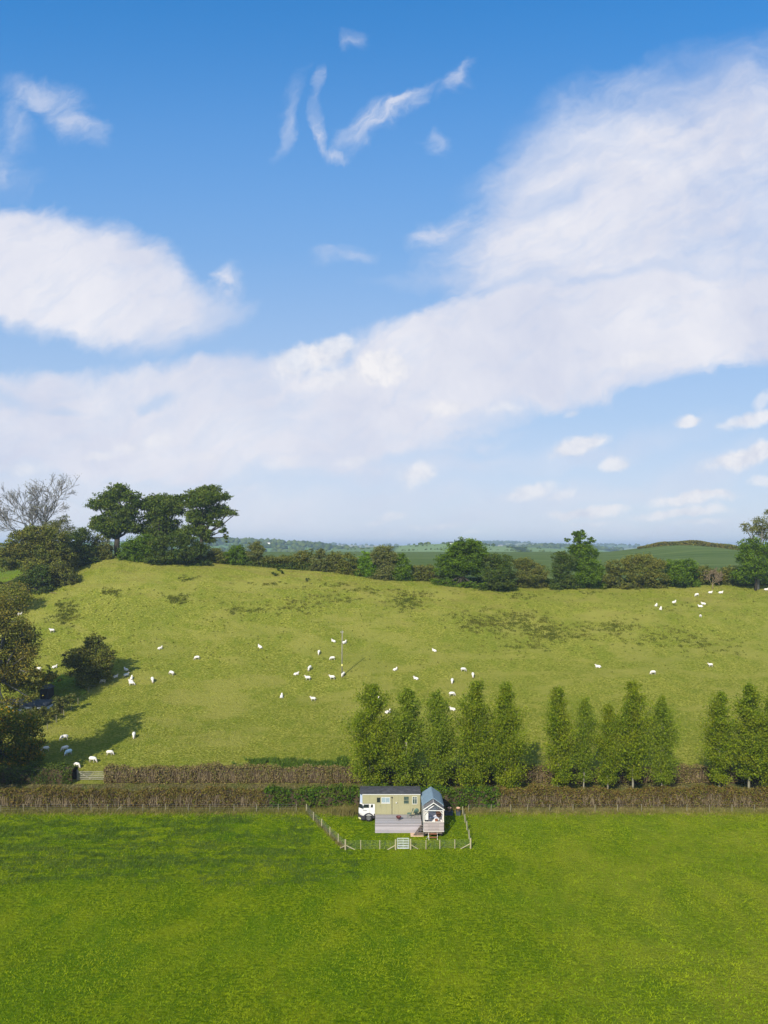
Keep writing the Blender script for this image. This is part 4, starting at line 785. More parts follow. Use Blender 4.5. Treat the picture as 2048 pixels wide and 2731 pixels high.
# ------------------------------------------------------------------ the lorry home
def bw(mb, name, mat, root, smooth=False, bevel=0):
    """build a part whose coordinates were given in world space"""
    l = root.location; mb.v = [(a - l.x, b - l.y, c - l.z) for (a, b, c) in mb.v]; return mb.build(name, mat, root, smooth, bevel)
def loft(rings):
    mb = MB(); n = len(rings[0][0]); vs = [(p[0], p[1], z) for (o, z) in rings for p in o]
    fs = [(i * n + k, i * n + (k + 1) % n, (i + 1) * n + (k + 1) % n, (i + 1) * n + k) for i in range(len(rings) - 1) for k in range(n)]
    fs += [tuple(range(n - 1, -1, -1)), tuple(range(len(vs) - n, len(vs)))]; return mb.add(vs, fs)
M['sage'] = simple('sage_paint', (.285, .262, .148), .55, .35, .05, 1.5, 0, (.4, 1, 1)); M['seam'] = simple('panel_seam', (.24, .22, .13), .7)
M['felt'] = simple('roofing_felt', (.052, .052, .056), .75, .3, .4, 2.5); M['cab_white'] = simple('white_vehicle_paint', (.60, .57, .55), .35, .5, .04)
M['black_plastic'] = simple('black_plastic', (.03, .028, .034), .55, .4, .2, 4); M['tyre'] = simple('tyre_rubber', (.022, .021, .020), .85, .2, .3, 8); M['hub'] = simple('wheel_steel', (.10, .10, .10), .5, .5, .3, 6)
M['trim'] = simple('white_trim', (.58, .56, .52), .5, .3, .06); M['curtain'] = simple('grey_blue_curtain', (.24, .30, .32), .8, .1, .3, 9, 0, (6, 1, .2)); M['panel_blue'] = simple('pale_blue_panel', (.45, .50, .62), .4, .5, .1, 2)
tk = empty('truck', (1.0, 79.0, .3), 'sage green converted horsebox truck with white cab and black roof beside the wooden deck', 'truck')
Z = lambda r: H - (r - HZ) * 79 / F
XX = lambda p: (p - CX) * 79 / F
body = bw(MB().box(-1.04, 4.2, 79, 81.4, 1.0, 3.5).box(-2.5, -1.043, 79, 81.4, 2.42, 3.5), 'body', M['sage'], tk)
def sub(mb, name, mat, par, root): o = bw(mb, name, mat, root); o.parent = par; return o
sub(MB().prism([(-2.503, 79.02), (-2.78, 79.5), (-2.78, 80.9), (-2.503, 81.38)], 2.42, 3.48, 'z'), 'front_panel', M['panel_blue'], body, tk)
sm_ = MB()
for p in (985, 1018, 1030, 1053, 1062, 1095, 1118): sm_.box(XX(p) - .012, XX(p) + .012, 78.992, 78.997, 1.25 if p > 990 else 2.45, 3.42 if p not in (1018, 1030) else 2.4)
sm_.box(XX(1003) - .01, XX(1003) + .01, 78.992, 78.997, 1.25, 3.2).box(XX(1003) + .012, XX(1040), 78.992, 78.997, 3.22, 3.245).box(-.9, -.32, 78.992, 78.997, 1.24, 1.27).box(XX(1098), XX(1116), 78.992, 78.997, 2.18, 2.21)
sub(sm_, 'seams', M['seam'], body, tk)
bw(MB().add([(-2.82, 78.93, 3.545), (4.26, 78.93, 3.545), (4.26, 81.45, 3.50), (-2.82, 81.45, 3.50), (-2.82, 78.93, 3.60), (4.26, 78.93, 3.60), (4.26, 80.2, 3.70), (4.26, 81.45, 3.60), (-2.82, 81.45, 3.60), (-2.82, 80.2, 3.70)],
   [(3, 2, 1, 0), (0, 1, 5, 4), (4, 5, 6, 9), (9, 6, 7, 8), (2, 3, 8, 7), (1, 2, 7, 6, 5), (3, 0, 4, 9, 8)]), 'roof', M['felt'], tk)
bw(MB().box(-2.5, 4.22, 78.94, 78.985, 3.46, 3.543), 'gutter', M['trim'], tk)
def window(x0, x1, z0, z1, fm, gm, root, y=79.0, bars=(), hb=()):
    f = MB(); t = .045
    f.box(x0 - t, x1 + t, y - .03, y - .003, z1, z1 + t).box(x0 - t, x1 + t, y - .035, y - .003, z0 - t, z0).box(x0 - t, x0, y - .03, y - .003, z0, z1).box(x1, x1 + t, y - .03, y - .003, z0, z1)
    for b in bars: f.box(b - .015, b + .015, y - .024, y - .012, z0, z1)
    for b in hb: f.box(x0, x1, y - .026, y - .012, b - .015, b + .015)
    w_ = bw(f, 'window', fm, root); g_ = bw(MB().box(x0, x1, y - .011, y - .003, z0, z1), 'pane', gm, root); g_.parent = w_; return w_
window(XX(1005), XX(1014), Z(2140), Z(2127), M['sage'], M['glass_dark'], tk)
w2 = window(XX(1018), XX(1039), Z(2142), Z(2127), M['trim'], M['curtain'], tk, bars=(XX(1028.5),)); w2['label'] = 'wide window with grey-blue curtains and a white frame'
bunt = MB()
for i in range(9): a = XX(1018.5) + i * .098; bunt.prism([(a, Z(2141.5)), (a + .085, Z(2141.5)), (a + .06, Z(2139) - .02 * (i % 3)), (a + .02, Z(2139))], 78.955, 78.965, 'y')
o_ = bw(bunt, 'sill_ornaments', M['trim'], tk); o_.parent = w2
M['glass'] = simple('window_glass', (.05, .075, .065), .12, .8, .5, 4)
window(XX(1077), XX(1090), Z(2143), Z(2124.5), M['sage'], M['glass'], tk, hb=(Z(2134),))
window(XX(1100.5), XX(1111.5), Z(2143.5), Z(2125.5), M['trim'], M['glass'], tk, bars=(XX(1106),), hb=(Z(2130.5),))
bw(MB().tube([(XX(1045), 78.95, 1.22), (XX(1045), 78.95, Z(2127))], .022, 6).lathe([(0, -.09), (.07, -.06), (.09, 0), (.06, .07), (0, .09)], (XX(1045), 78.93, Z(2126)), 10), 'flue_pipe', M['black_plastic'], tk)
bw(MB().lathe([(0, -.08), (.07, -.05), (.08, .02), (.1, .06), (0, .07)], (XX(1057), 78.92, Z(2140.5)), 10), 'wall_lamp', M['trim'], tk)
bw(MB().box(-.46, -.42, 78.95, 78.997, 2.18, 2.34).box(-.5, -.4, 78.95, 78.997, 2.05, 2.08), 'door_handle', M['seam'], tk)
# cab
def octo(x0, x1, y0, y1, c): return [(x0 + c, y0), (x1, y0), (x1, y1), (x0 + c, y1), (x0, y1 - c), (x0, y0 + c)]
cab = bw(loft([(octo(-2.80, -1.06, 79.06, 81.34, .28), 1.02), (octo(-2.94, -1.06, 79.03, 81.37, .34), 1.25), (octo(-2.94, -1.06, 79.02, 81.38, .36), 1.75), (octo(-2.80, -1.06, 79.08, 81.32, .32), 2.40)]), 'cab', M['cab_white'], tk)
sub(loft([(octo(-2.955, -2.45, 79.008, 81.39, .37), 1.86), (octo(-2.845, -2.52, 79.05, 81.35, .35), 2.30)]), 'windscreen', M['glass_dark'], cab, tk)
def side_pane(x0, x1, z0, z1): return MB().add([(x0, 79.015, z0), (x1, 79.015, z0), (x1, 79.062, z1), (x0 + .06, 79.062, z1), (x0, 79.2, z0), (x1, 79.2, z0), (x1, 79.2, z1), (x0 + .06, 79.2, z1)], [(0, 1, 2, 3), (5, 4, 7, 6), (0, 3, 7, 4), (1, 5, 6, 2), (3, 2, 6, 7), (0, 4, 5, 1)])
sub(side_pane(-2.40, -1.74, 1.93, 2.31), 'side_window', M['glass_dark'], cab, tk); sub(side_pane(-1.55, -1.28, 1.97, 2.30), 'side_window', M['glass_dark'], cab, tk)
sub(MB().box(-1.66, -1.645, 79.0, 79.02, 1.1, 2.3), 'door_seam', M['seam'], cab, tk)
sub(MB().tube([(-2.42, 79.05, 2.2), (-2.5, 78.85, 2.2)], .015, 5).box(-2.56, -2.5, 78.72, 78.9, 1.95, 2.3, .01), 'mirror', M['black_plastic'], cab, tk)
sub(MB().box(-2.40, -2.0, 78.99, 79.015, 1.62, 1.66), 'handle_strip', M['black_plastic'], cab, tk)
bw(loft([(octo(-2.90, -2.20, 79.03, 81.37, .32), .52), (octo(-3.0, -2.20, 78.99, 81.40, .36), .62), (octo(-3.0, -2.20, 78.99, 81.40, .36), 1.0)]), 'bumper', M['black_plastic'], tk)
ar = [(-1.78 + .62 * math.cos(t), .74 + .60 * math.sin(t)) for t in np.linspace(0, math.pi, 14)] + [(-1.78 + .48 * math.cos(t), .74 + .47 * math.sin(t)) for t in np.linspace(math.pi, 0, 14)]
bw(MB().prism(ar, 78.97, 79.4, 'y').box(-1.16, -1.05, 78.98, 81.2, .75, 1.25), 'wheel_arch', M['black_plastic'], tk)
bw(MB().box(-1.06, 4.1, 79.5, 80.9, .72, .98), 'chassis', M['black_plastic'], tk)
for (wx, wy) in ((-1.78, 79.05), (-1.78, 81.1), (2.6, 79.25), (2.6, 80.9)):
    w_ = bw(MB().lathe([(0, 0), (.25, 0), (.42, .02), (.455, .08), (.455, .2), (.42, .26), (0, .26)], (wx, wy, .755), 24, 'y'), 'wheel', M['tyre'], tk, True)
    h_ = bw(MB().lathe([(0, -.03), (.09, -.035), (.10, .0), (.2, -.012), (.24, -.02), (.26, .01)], (wx, wy - .004, .755), 18, 'y'), 'rim', M['hub'], tk); h_.parent = w_
bw(MB().add([(-2.93, 79.30, .62), (-2.67, 78.985, .62), (-2.67, 78.985, .78), (-2.93, 79.30, .78), (-2.96, 79.28, .62), (-2.70, 78.965, .62), (-2.70, 78.965, .78), (-2.96, 79.28, .78)], [(0, 1, 2, 3), (7, 6, 5, 4), (0, 4, 5, 1), (1, 5, 6, 2), (2, 6, 7, 3), (3, 7, 4, 0)]), 'number_plate', simple('plate_yellow', (.62, .60, .28), .5), tk)
for yy in (79.45, 80.85): bw(MB().lathe([(0, -.04), (.09, -.03), (.1, .03), (0, .03)], (-2.96, yy, 1.15), 12, 'x'), 'headlight', M['glass'], tk)
# deck, treads, slab
M['decking'] = planks('weathered_decking', (.262, .245, .245), .34); M['decking_b'] = planks('weathered_skirt', (.285, .255, .268), .38)
M['dark_board'] = simple('dark_boards', (.13, .105, .085), .85, .15, .45, 5)
dk = empty('deck', (1.6, 77.7, .2), 'raised weathered grey wooden deck in front of the truck', 'deck')
pl = MB(); y = 76.42; k = 0
while y < 78.9: pl.box(-.98, 4.22, y, min(y + .143, 78.93), 1.165 - (.004 if k % 3 == 0 else 0), 1.205 - (.006 if k % 2 else 0)); y += .149; k += 1
bw(pl, 'planking', M['decking'], dk)
sk = MB(); zz = .12
for k, hh_ in enumerate((.19, .17, .2, .16, .19, .12)): sk.box(-1.0 + .01 * (k % 2), 4.20, 76.36 + .008 * (k % 3), 76.41, zz, zz + hh_ - .008); zz += hh_
bw(sk, 'front_skirt', M['decking_b'], dk); bw(MB().box(-1.0, -.965, 76.42, 78.9, .14, 1.15), 'side_skirt', M['decking_b'], dk); bw(MB().box(-.9, 4.1, 76.5, 78.8, .3, 1.1), 'joists', M['dark_board'], dk)
stp = empty('deck_steps', (4.0, 76.0, .1), 'dark weathered steps fanning down from the right front corner of the deck', 'steps')
for k in range(5):
    xl = 4.12 - .17 * k; yf = 76.33 - .15 * k; zt = .98 - .19 * k
    bw(MB().prism([(xl - .05, yf), (4.36, yf - .02), (4.34, yf - .17), (xl - .16, yf - .17)], zt, zt + .045, 'z'), 'tread', M['dark_board'], stp)
bw(MB().prism([(76.33, .98), (75.55, .08), (75.62, .02), (76.33, .8)], 4.37, 4.40, 'x'), 'stringer', M['dark_board'], stp)
bw(MB().add([(4.10, 76.34, 1.0), (3.16, 75.62, .10), (3.22, 75.6, .02), (4.14, 76.34, .85), (4.13, 76.30, 1.0), (3.19, 75.58, .10), (3.25, 75.56, .02), (4.17, 76.30, .85)], [(0, 1, 2, 3), (7, 6, 5, 4), (0, 4, 5, 1), (1, 5, 6, 2), (2, 6, 7, 3), (3, 7, 4, 0)]), 'stringer', M['dark_board'], stp)
bw(MB().box(4.18, 4.23, 76.3, 76.35, .9, 1.45), 'newel', M['dark_board'], stp)
tag(MB().box(-.72, .72, -.45, .35, -.06, .03, .03).build('paving_slab', simple('sandstone', (.52, .36, .24), .9, .1, .15, 4), None, loc=(3.66, 75.95, hz(3.6, 75.9) + .03)), 'peach coloured paving slab on the grass under the deck steps', 'paving')
# fire bowl
M['rust_metal'] = simple('rusty_red_enamel', (.10, .022, .020), .5, .4, .5, 6)
fb = empty('fire_bowl', (XX(1063) * 77.2 / 79, 77.25, 1.207), 'dark red metal fire bowl on thin legs standing on the deck', 'fire pit')
MB().lathe([(0, .17), (.14, .19), (.25, .29), (.29, .42), (.31, .44), (.27, .43), (.23, .31), (.12, .22), (0, .21)], (0, 0, 0), 20).build('bowl', M['rust_metal'], fb, True)
for t in (.5, 2.6, 4.7): MB().tube([(.16 * math.cos(t), .16 * math.sin(t), .24), (.24 * math.cos(t), .24 * math.sin(t), 0)], .014, 5).build('leg', M['black_plastic'], fb)
# scallop chairs
M['chair_green'] = simple('green_enamel', (.075, .135, .105), .5, .4, .15, 5)
def chair(loc, rz, label):
    c = empty('garden_chair', loc, label, 'chair', 'green shell chairs on the deck', rz)
    MB().lathe([(0, .43), (.2, .435), (.26, .46), (.25, .475), (.19, .45), (0, .445)], (0, 0, 0), 18).build('seat', M['chair_green'], c, True)
    vs = []; n = 12
    for k in range(n + 1):
        t = -1 + 2 * k / n; xx = .30 * math.sin(t * 1.35); ztop = .50 + .62 * math.cos(t * 1.2) ** .8 * (1 - .05 * (k % 2)); yb = -.20 - .10 * math.cos(t)
        vs += [(xx * .5, yb + .04, .47), (xx * .95, yb - .04, .47 + (ztop - .47) * .55), (xx, yb - .14, ztop), (xx, yb - .165, ztop), (xx * .95, yb - .065, .47 + (ztop - .47) * .55), (xx * .5, yb + .015, .47)]
    fs = [(k * 6 + j, (k + 1) * 6 + j, (k + 1) * 6 + (j + 1) % 6, k * 6 + (j + 1) % 6) for k in range(n) for j in range(6)] + [(0, 1, 2, 3, 4, 5), tuple(n * 6 + j for j in (5, 4, 3, 2, 1, 0))]
    MB().add(vs, fs).build('backrest', M['chair_green'], c, True)
    for (a, b) in ((.2, .18), (-.2, .18), (.18, -.2), (-.18, -.2)): MB().tube([(a * .8, b * .8, .44), (a * 1.15, b * 1.2, 0)], .014, 5).build('leg', M['chair_green'], c)
    return c
chair((3.62, 78.35, 1.207), R(12), 'green shell-backed garden chair nearer the cabin, back upright against the truck')
chair((2.88, 78.05, 1.207), R(75), 'green shell-backed garden chair nearer the fire bowl, back turned to the left')

# ------------------------------------------------------------------ the cabin on wheels
M['cab_wood'] = planks('silvered_cladding', (.30, .255, .245), .32); M['frame_pale'] = simple('pale_frame_timber', (.62, .57, .50), .75, .2, .08)
M['roof_blue'] = simple('blue_grey_roof_sheet', (.155, .215, .265), .5, .4, .07, 1.5); M['shingle'] = simple('grey_shingles', (.12, .112, .11), .8, .2, .45, 9, 0, (1, 2, 2)); M['wall_grey'] = simple('grey_green_wall', (.30, .30, .27), .8, .2, .08, 2)
M['inner'] = simple('pale_inner_boards', (.55, .54, .60), .7, .2, .06, 3, 0, (1, 1, 5)); M['inner_white'] = simple('white_inner_boards', (.80, .78, .78), .7, .2, .05, 3, 0, (1, 1, 5)); M['chair_red'] = simple('red_brown_wood', (.20, .075, .035), .7, .3, .25, 4); M['wicker'] = simple('brown_wicker', (.07, .035, .022), .8, .2, .5, 14)
cb_ = empty('cabin', (5.5, 77.5, .1), 'narrow wheeled cabin with blue-grey pitched roof and open timber gable beside the deck', 'cabin')
bw(MB().box(4.36, 4.42, 75.5, 79.9, .80, 3.20).box(6.56, 6.62, 76.5, 79.9, .80, 3.20), 'side_wall', M['wall_grey'], cb_)
bw(MB().prism([(4.36, .80), (6.62, .80), (6.62, 3.20), (5.49, 4.0), (4.36, 3.20)], 79.903, 79.96, 'y'), 'rear_wall', M['wall_grey'], cb_)
bw(MB().box(4.34, 6.64, 75.3, 79.97, .72, .797), 'floor', M['inner'], cb_)
bw(MB().box(4.423, 4.44, 76.5, 79.88, .80, 3.18).box(6.54, 6.557, 76.5, 79.88, .80, 3.18).box(4.445, 6.535, 77.75, 77.77, .80, 3.3), 'lining', M['inner_white'], cb_)
ys0, ys1 = 76.4, 79.98
roofp = lambda e0, e1, ze, zr, th: [(e0, ze), (5.49, zr), (e1, ze), (e1, ze - th), (5.49, zr - th), (e0, ze - th)]
bw(MB().prism([(4.26, 3.16), (4.5, 3.42), (5.44, 4.05), (5.54, 4.05), (6.48, 3.42), (6.72, 3.16), (6.72, 3.11), (6.44, 3.36), (5.49, 3.98), (4.54, 3.36), (4.26, 3.11)], ys0, ys1, 'y'), 'roof', M['roof_blue'], cb_)
bw(MB().prism(roofp(4.33, 6.66, 3.13, 3.90, .05), 75.36, 76.395, 'y'), 'porch_roof', M['shingle'], cb_)
bw(MB().prism(roofp(4.30, 6.69, 3.15, 3.93, .10), 75.28, 75.355, 'y').box(5.47, 5.51, 75.36, 76.39, 3.905, 3.925), 'bargeboard', M['trim'], cb_)
for xx in (4.38, 6.52): bw(MB().box(xx, xx + .085, 75.29, 75.375, .80, 3.03), 'post', M['frame_pale'], cb_)
bw(MB().box(4.47, 6.515, 75.295, 75.37, 3.0, 3.07), 'tie_beam', M['trim'], cb_)
bw(MB().tube([(6.50, 75.33, 2.62), (6.14, 75.33, 3.0)], .03, 4).tube([(4.49, 75.33, 2.62), (4.85, 75.33, 3.0)], .03, 4), 'knee_brace', M['frame_pale'], cb_)
bw(MB().prism([(4.6, 3.22), (6.4, 3.22), (5.49, 3.80)], 76.30, 76.34, 'y'), 'gable_infill', M['shingle'], cb_)
bw(MB().box(6.55, 6.60, 75.38, 76.49, .80, 1.80).box(6.55, 6.60, 75.38, 76.49, 3.0, 3.07).box(6.55, 6.60, 75.9, 75.96, 1.8, 3.0), 'side_rail', M['frame_pale'], cb_)
fp = MB(); zz = .80
for k in range(9): fp.box(4.37, 6.60, 75.22 + .006 * (k % 2), 75.275, zz, zz + .103); zz += .111
for k in range(7): fp.box(4.85, 6.05, 75.195, 75.215, .93 + k * .1, .955 + k * .1)
bw(fp, 'front_boarding', M['cab_wood'], cb_); bw(MB().box(4.35, 6.62, 75.20, 75.29, 1.80, 1.84), 'rail', M['frame_pale'], cb_); bw(MB().box(4.35, 6.62, 75.19, 75.28, .76, .797), 'base_board', M['frame_pale'], cb_)
bw(MB().box(4.42, 6.56, 75.35, 79.9, .56, .717).box(4.5, 6.4, 75.3, 75.345, .5, .70), 'chassis', M['dark_board'], cb_)
for (xx, yy) in ((4.42, 75.75), (6.22, 75.75), (4.42, 78.9), (6.22, 78.9)):
    w_ = bw(MB().lathe([(0, 0), (.3, 0), (.42, .04), (.44, .12), (.42, .26), (.3, .3), (0, .3)], (xx, yy, hz(xx, yy) + .42), 22, 'x'), 'wheel', M['tyre'], cb_, True)
    h_ = bw(MB().lathe([(0, -.03), (.08, -.03), (.22, -.006), (.24, .01)], (xx, yy, hz(xx, yy) + .42), 14, 'x'), 'rim', M['hub'], cb_); h_.parent = w_
curt = MB(); cvs = []
for k in range(13): a = 4.47 + .42 * k / 12; b = 75.46 + .025 * math.sin(k * 1.5); cvs += [(a, b, 1.95), (a, b, 3.0), (a, b + .012, 3.0), (a, b + .012, 1.95)]
curt.add(cvs, [(k * 4 + j, (k + 1) * 4 + j, (k + 1) * 4 + (j + 1) % 4, k * 4 + (j + 1) % 4) for k in range(12) for j in range(4)] + [(0, 1, 2, 3), (51, 50, 49, 48)])
bw(curt, 'curtain', M['trim'], cb_)
# furniture in it
db = empty('bed', (5.7, 77.0, .80), 'white bed with a grey-edged bolster filling the middle of the open cabin', 'bed')
M['linen'] = simple('white_linen', (.82, .80, .78), .8, .1, .04)
bw(MB().box(4.98, 6.2, 75.75, 77.55, .80, 1.16), 'base', M['frame_pale'], db); bw(MB().box(4.96, 6.22, 75.72, 77.58, 1.165, 1.38), 'mattress', M['linen'], db, bevel=.04)
bw(MB().box(5.05, 6.15, 77.3, 77.56, 1.385, 1.52), 'bolster', M['panel_blue'], db, bevel=.04); bw(MB().box(4.96, 6.22, 77.6, 77.66, .80, 1.95), 'headboard', M['inner'], db)
wc = empty('hanging_chair', (6.16, 76.9, 1.72), 'dark brown wicker hanging chair in the upper right of the open cabin', 'chair')
MB().lathe([(0, 0), (.16, .02), (.27, .12), (.31, .32), (.27, .52), (.23, .54), (.27, .32), (.22, .14), (0, .05)], (0, 0, 0), 16).build('seat', M['wicker'], wc, True)
MB().prism([(-.28, .3), (.28, .3), (.27, .6), (.14, .78), (-.14, .78), (-.27, .6)], .08, .2, 'y').build('backrest', M['wicker'], wc)
MB().tube([(0, .1, .75), (0, .05, 1.75)], .015, 5).build('rope', M['dark_board'], wc)
bk = empty('basket', (5.86, 76.15, 1.385), 'red-brown basket standing on the white bed just behind the boarded front', 'basket')
MB().lathe([(0, 0), (.13, 0), (.18, .38), (.16, .38), (.11, .04), (0, .04)], (0, 0, 0), 14).build('body', M['chair_red'], bk, True)
MB().tube([(-.17, 0, .36), (0, 0, .52), (.17, 0, .36)], .015, 5).build('handle', M['chair_red'], bk)
fs_ = empty('folding_steps', (5.38, 75.1, hz(5.38, 75.1)), 'reddish timber steps under the boarded front of the cabin', 'steps')
for (yy, zz) in ((-.05, .50), (-.28, .22)): MB().box(-.46, .46, yy - .1, yy + .1, zz, zz + .045).build('tread', M['chair_red'], fs_)
for s in (-.49, .465): MB().prism([(.12, .6), (.04, .6), (-.42, 0), (-.32, 0)], s, s + .03, 'x').build('stringer', M['frame_pale'], fs_)
js = empty('axle_stand', (4.86, 74.95, hz(4.86, 74.95)), 'small pale tripod stand by the left front wheel of the cabin', 'stand')
MB().tube([(0, 0, .25), (0, 0, .5)], .03, 6).build('stem', M['galv'], js)
for t in (1, 3.1, 5.2): MB().tube([(0, 0, .32), (.2 * math.cos(t), .2 * math.sin(t), 0)], .02, 5).build('leg', M['galv'], js)
# planters
M['terracotta'] = simple('terracotta', (.50, .30, .21), .85, .1, .15, 6); M['slate_box'] = simple('dark_slate_box', (.040, .050, .060), .7, .3, .25, 4)
for i, (x0, x1, lab) in enumerate([(7.15, 8.15, 'long dark box carrying a terracotta pot, next to the cabin'), (8.55, 9.05, 'small dark box carrying a pale terracotta pot, by the right fence')]):
    yy = 81.0; zg = hz(x0, yy); r_ = empty('planter_box', ((x0 + x1) / 2, yy, zg), lab, 'planter', 'dark boxes under the hedge'); bw(MB().box(x0, x1, yy - .22, yy + .22, zg - .02, zg + .42, .02), 'box', M['slate_box'], r_)
    bw(MB().box(x0 - .02, x1 + .02, yy - .24, yy + .24, zg + .422, zg + .45), 'rim', M['slate_box'], r_)
    px_ = [7.75, 8.8][i]; r2 = empty('plant_pot', (px_, yy, zg + .45), ['terracotta pot on the long dark box beside the cabin', 'pale terracotta pot on the small dark box by the right fence'][i], 'pot', 'terracotta pots under the hedge')
    MB().lathe([(0, 0), (.15, 0), (.20, .34), (.235, .34), (.235, .42), (.19, .42), (.17, .3), (0, .3)], (0, 0, 0), 16).build('pot', M['terracotta'], r2, True)
    MB().lathe([(0, .33), (.16, .32), (0, .315)], (0, 0, 0), 10).build('soil', M['dark_board'], r2)

# ------------------------------------------------------------------ sheep
M['fleece'] = simple('fleece', (.64, .60, .53), .95, .05, .08, 14); M['face'] = simple('sheep_face', (.48, .41, .34), .9, .1, .1, 9); M['fleece_blue'] = simple('blue_marked_fleece', (.52, .66, .72), .95, .05, .12, 9)
def sheep_mesh(pose, fleece):
    mb = MB()
    zb = {'stand': .60, 'graze': .60, 'lie': .30}[pose]
    bodyp = [(-.50, .04, .05), (-.44, .02, .17), (-.28, .0, .245), (0, -.01, .265), (.24, .0, .245), (.40, .03, .19), (.50, .08, .12)]
    mb.tube([(x, 0, zb + z) for x, z, r in bodyp], [r for *_, r in bodyp], 12)
    if pose == 'graze': neck = [(.36, 0, .66), (.54, 0, .48), (.63, 0, .28)]; head = [(.60, 0, .30), (.68, 0, .17), (.75, 0, .06)]
    elif pose == 'stand': neck = [(.36, 0, .66), (.52, 0, .82), (.56, 0, .90)]; head = [(.52, 0, .93), (.66, 0, .88), (.80, 0, .80)]
    else: neck = [(.34, 0, .36), (.48, 0, .54), (.52, 0, .62)]; head = [(.48, 0, .65), (.61, 0, .60), (.74, 0, .53)]
    mb.tube(neck, [.17, .125, .10], 9); mb.tube(head, [.085, .085, .050], 9)
    hx, _, hz_ = head[0]
    for s in (-1, 1): mb.tube([(hx + .02, s * .06, hz_ + .03), (hx - .02, s * .15, hz_ + .02), (hx - .03, s * .20, hz_ - .01)], [.035, .035, .015], 5)
    if pose != 'lie':
        for (x, s) in ((.30, 1), (.30, -1), (-.34, 1), (-.34, -1)):
            y = s * .13; f = x > 0; dx = .05 if pose == 'graze' and s > 0 else -.02
            pts = [(x, y, .52), (x + dx, y, .28), (x + dx + .01, y, .04), (x + dx + .05, y, .0)] if f else [(x, y, .55), (x + .06, y, .40), (x - .06, y, .24), (x - .03, y, .04), (x + .01, y, .0)]
            mb.tube(pts, ([.085, .038, .034, .03] if f else [.11, .06, .036, .034, .03]), 6)
    else:
        for s in (-1, 1):
            mb.tube([(.28, s * .16, .16), (.44, s * .18, .07), (.30, s * .2, .05)], [.07, .045, .035], 6); mb.tube([(-.34, s * .18, .18), (-.14, s * .27, .10), (-.32, s * .27, .05)], [.12, .06, .04], 6)
    mb.tube([(-.49, 0, zb + .05), (-.56, 0, zb - .08), (-.56, 0, zb - .22)], [.05, .04, .025], 5)
    o = mb.build('tmp', fleece, None); md = o.modifiers.new('r', 'REMESH'); md.mode = 'VOXEL'; md.voxel_size = .028; md.use_smooth_shade = True
    s2 = o.modifiers.new('s', 'SMOOTH'); s2.iterations = 2; s2.factor = .5
    dg = bpy.context.evaluated_depsgraph_get(); me = bpy.data.meshes.new_from_object(o.evaluated_get(dg)); me.name = 'sheep'
    me.materials.clear(); me.materials.append(fleece); me.materials.append(M['face'])
    hc = Vector(head[1]); zl = .30 if pose != 'lie' else 0
    for p in me.polygons:
        c = p.center; p.use_smooth = True
        p.material_index = 1 if ((c - hc).length < .16 and c.x > head[0][0] - .02) or (c.z < zl and c.x < .45) else 0
    bpy.data.objects.remove(o); return me
SM = {p: sheep_mesh(p, M['fleece']) for p in ('stand', 'graze', 'lie')}; SB = sheep_mesh('graze', M['fleece_blue'])
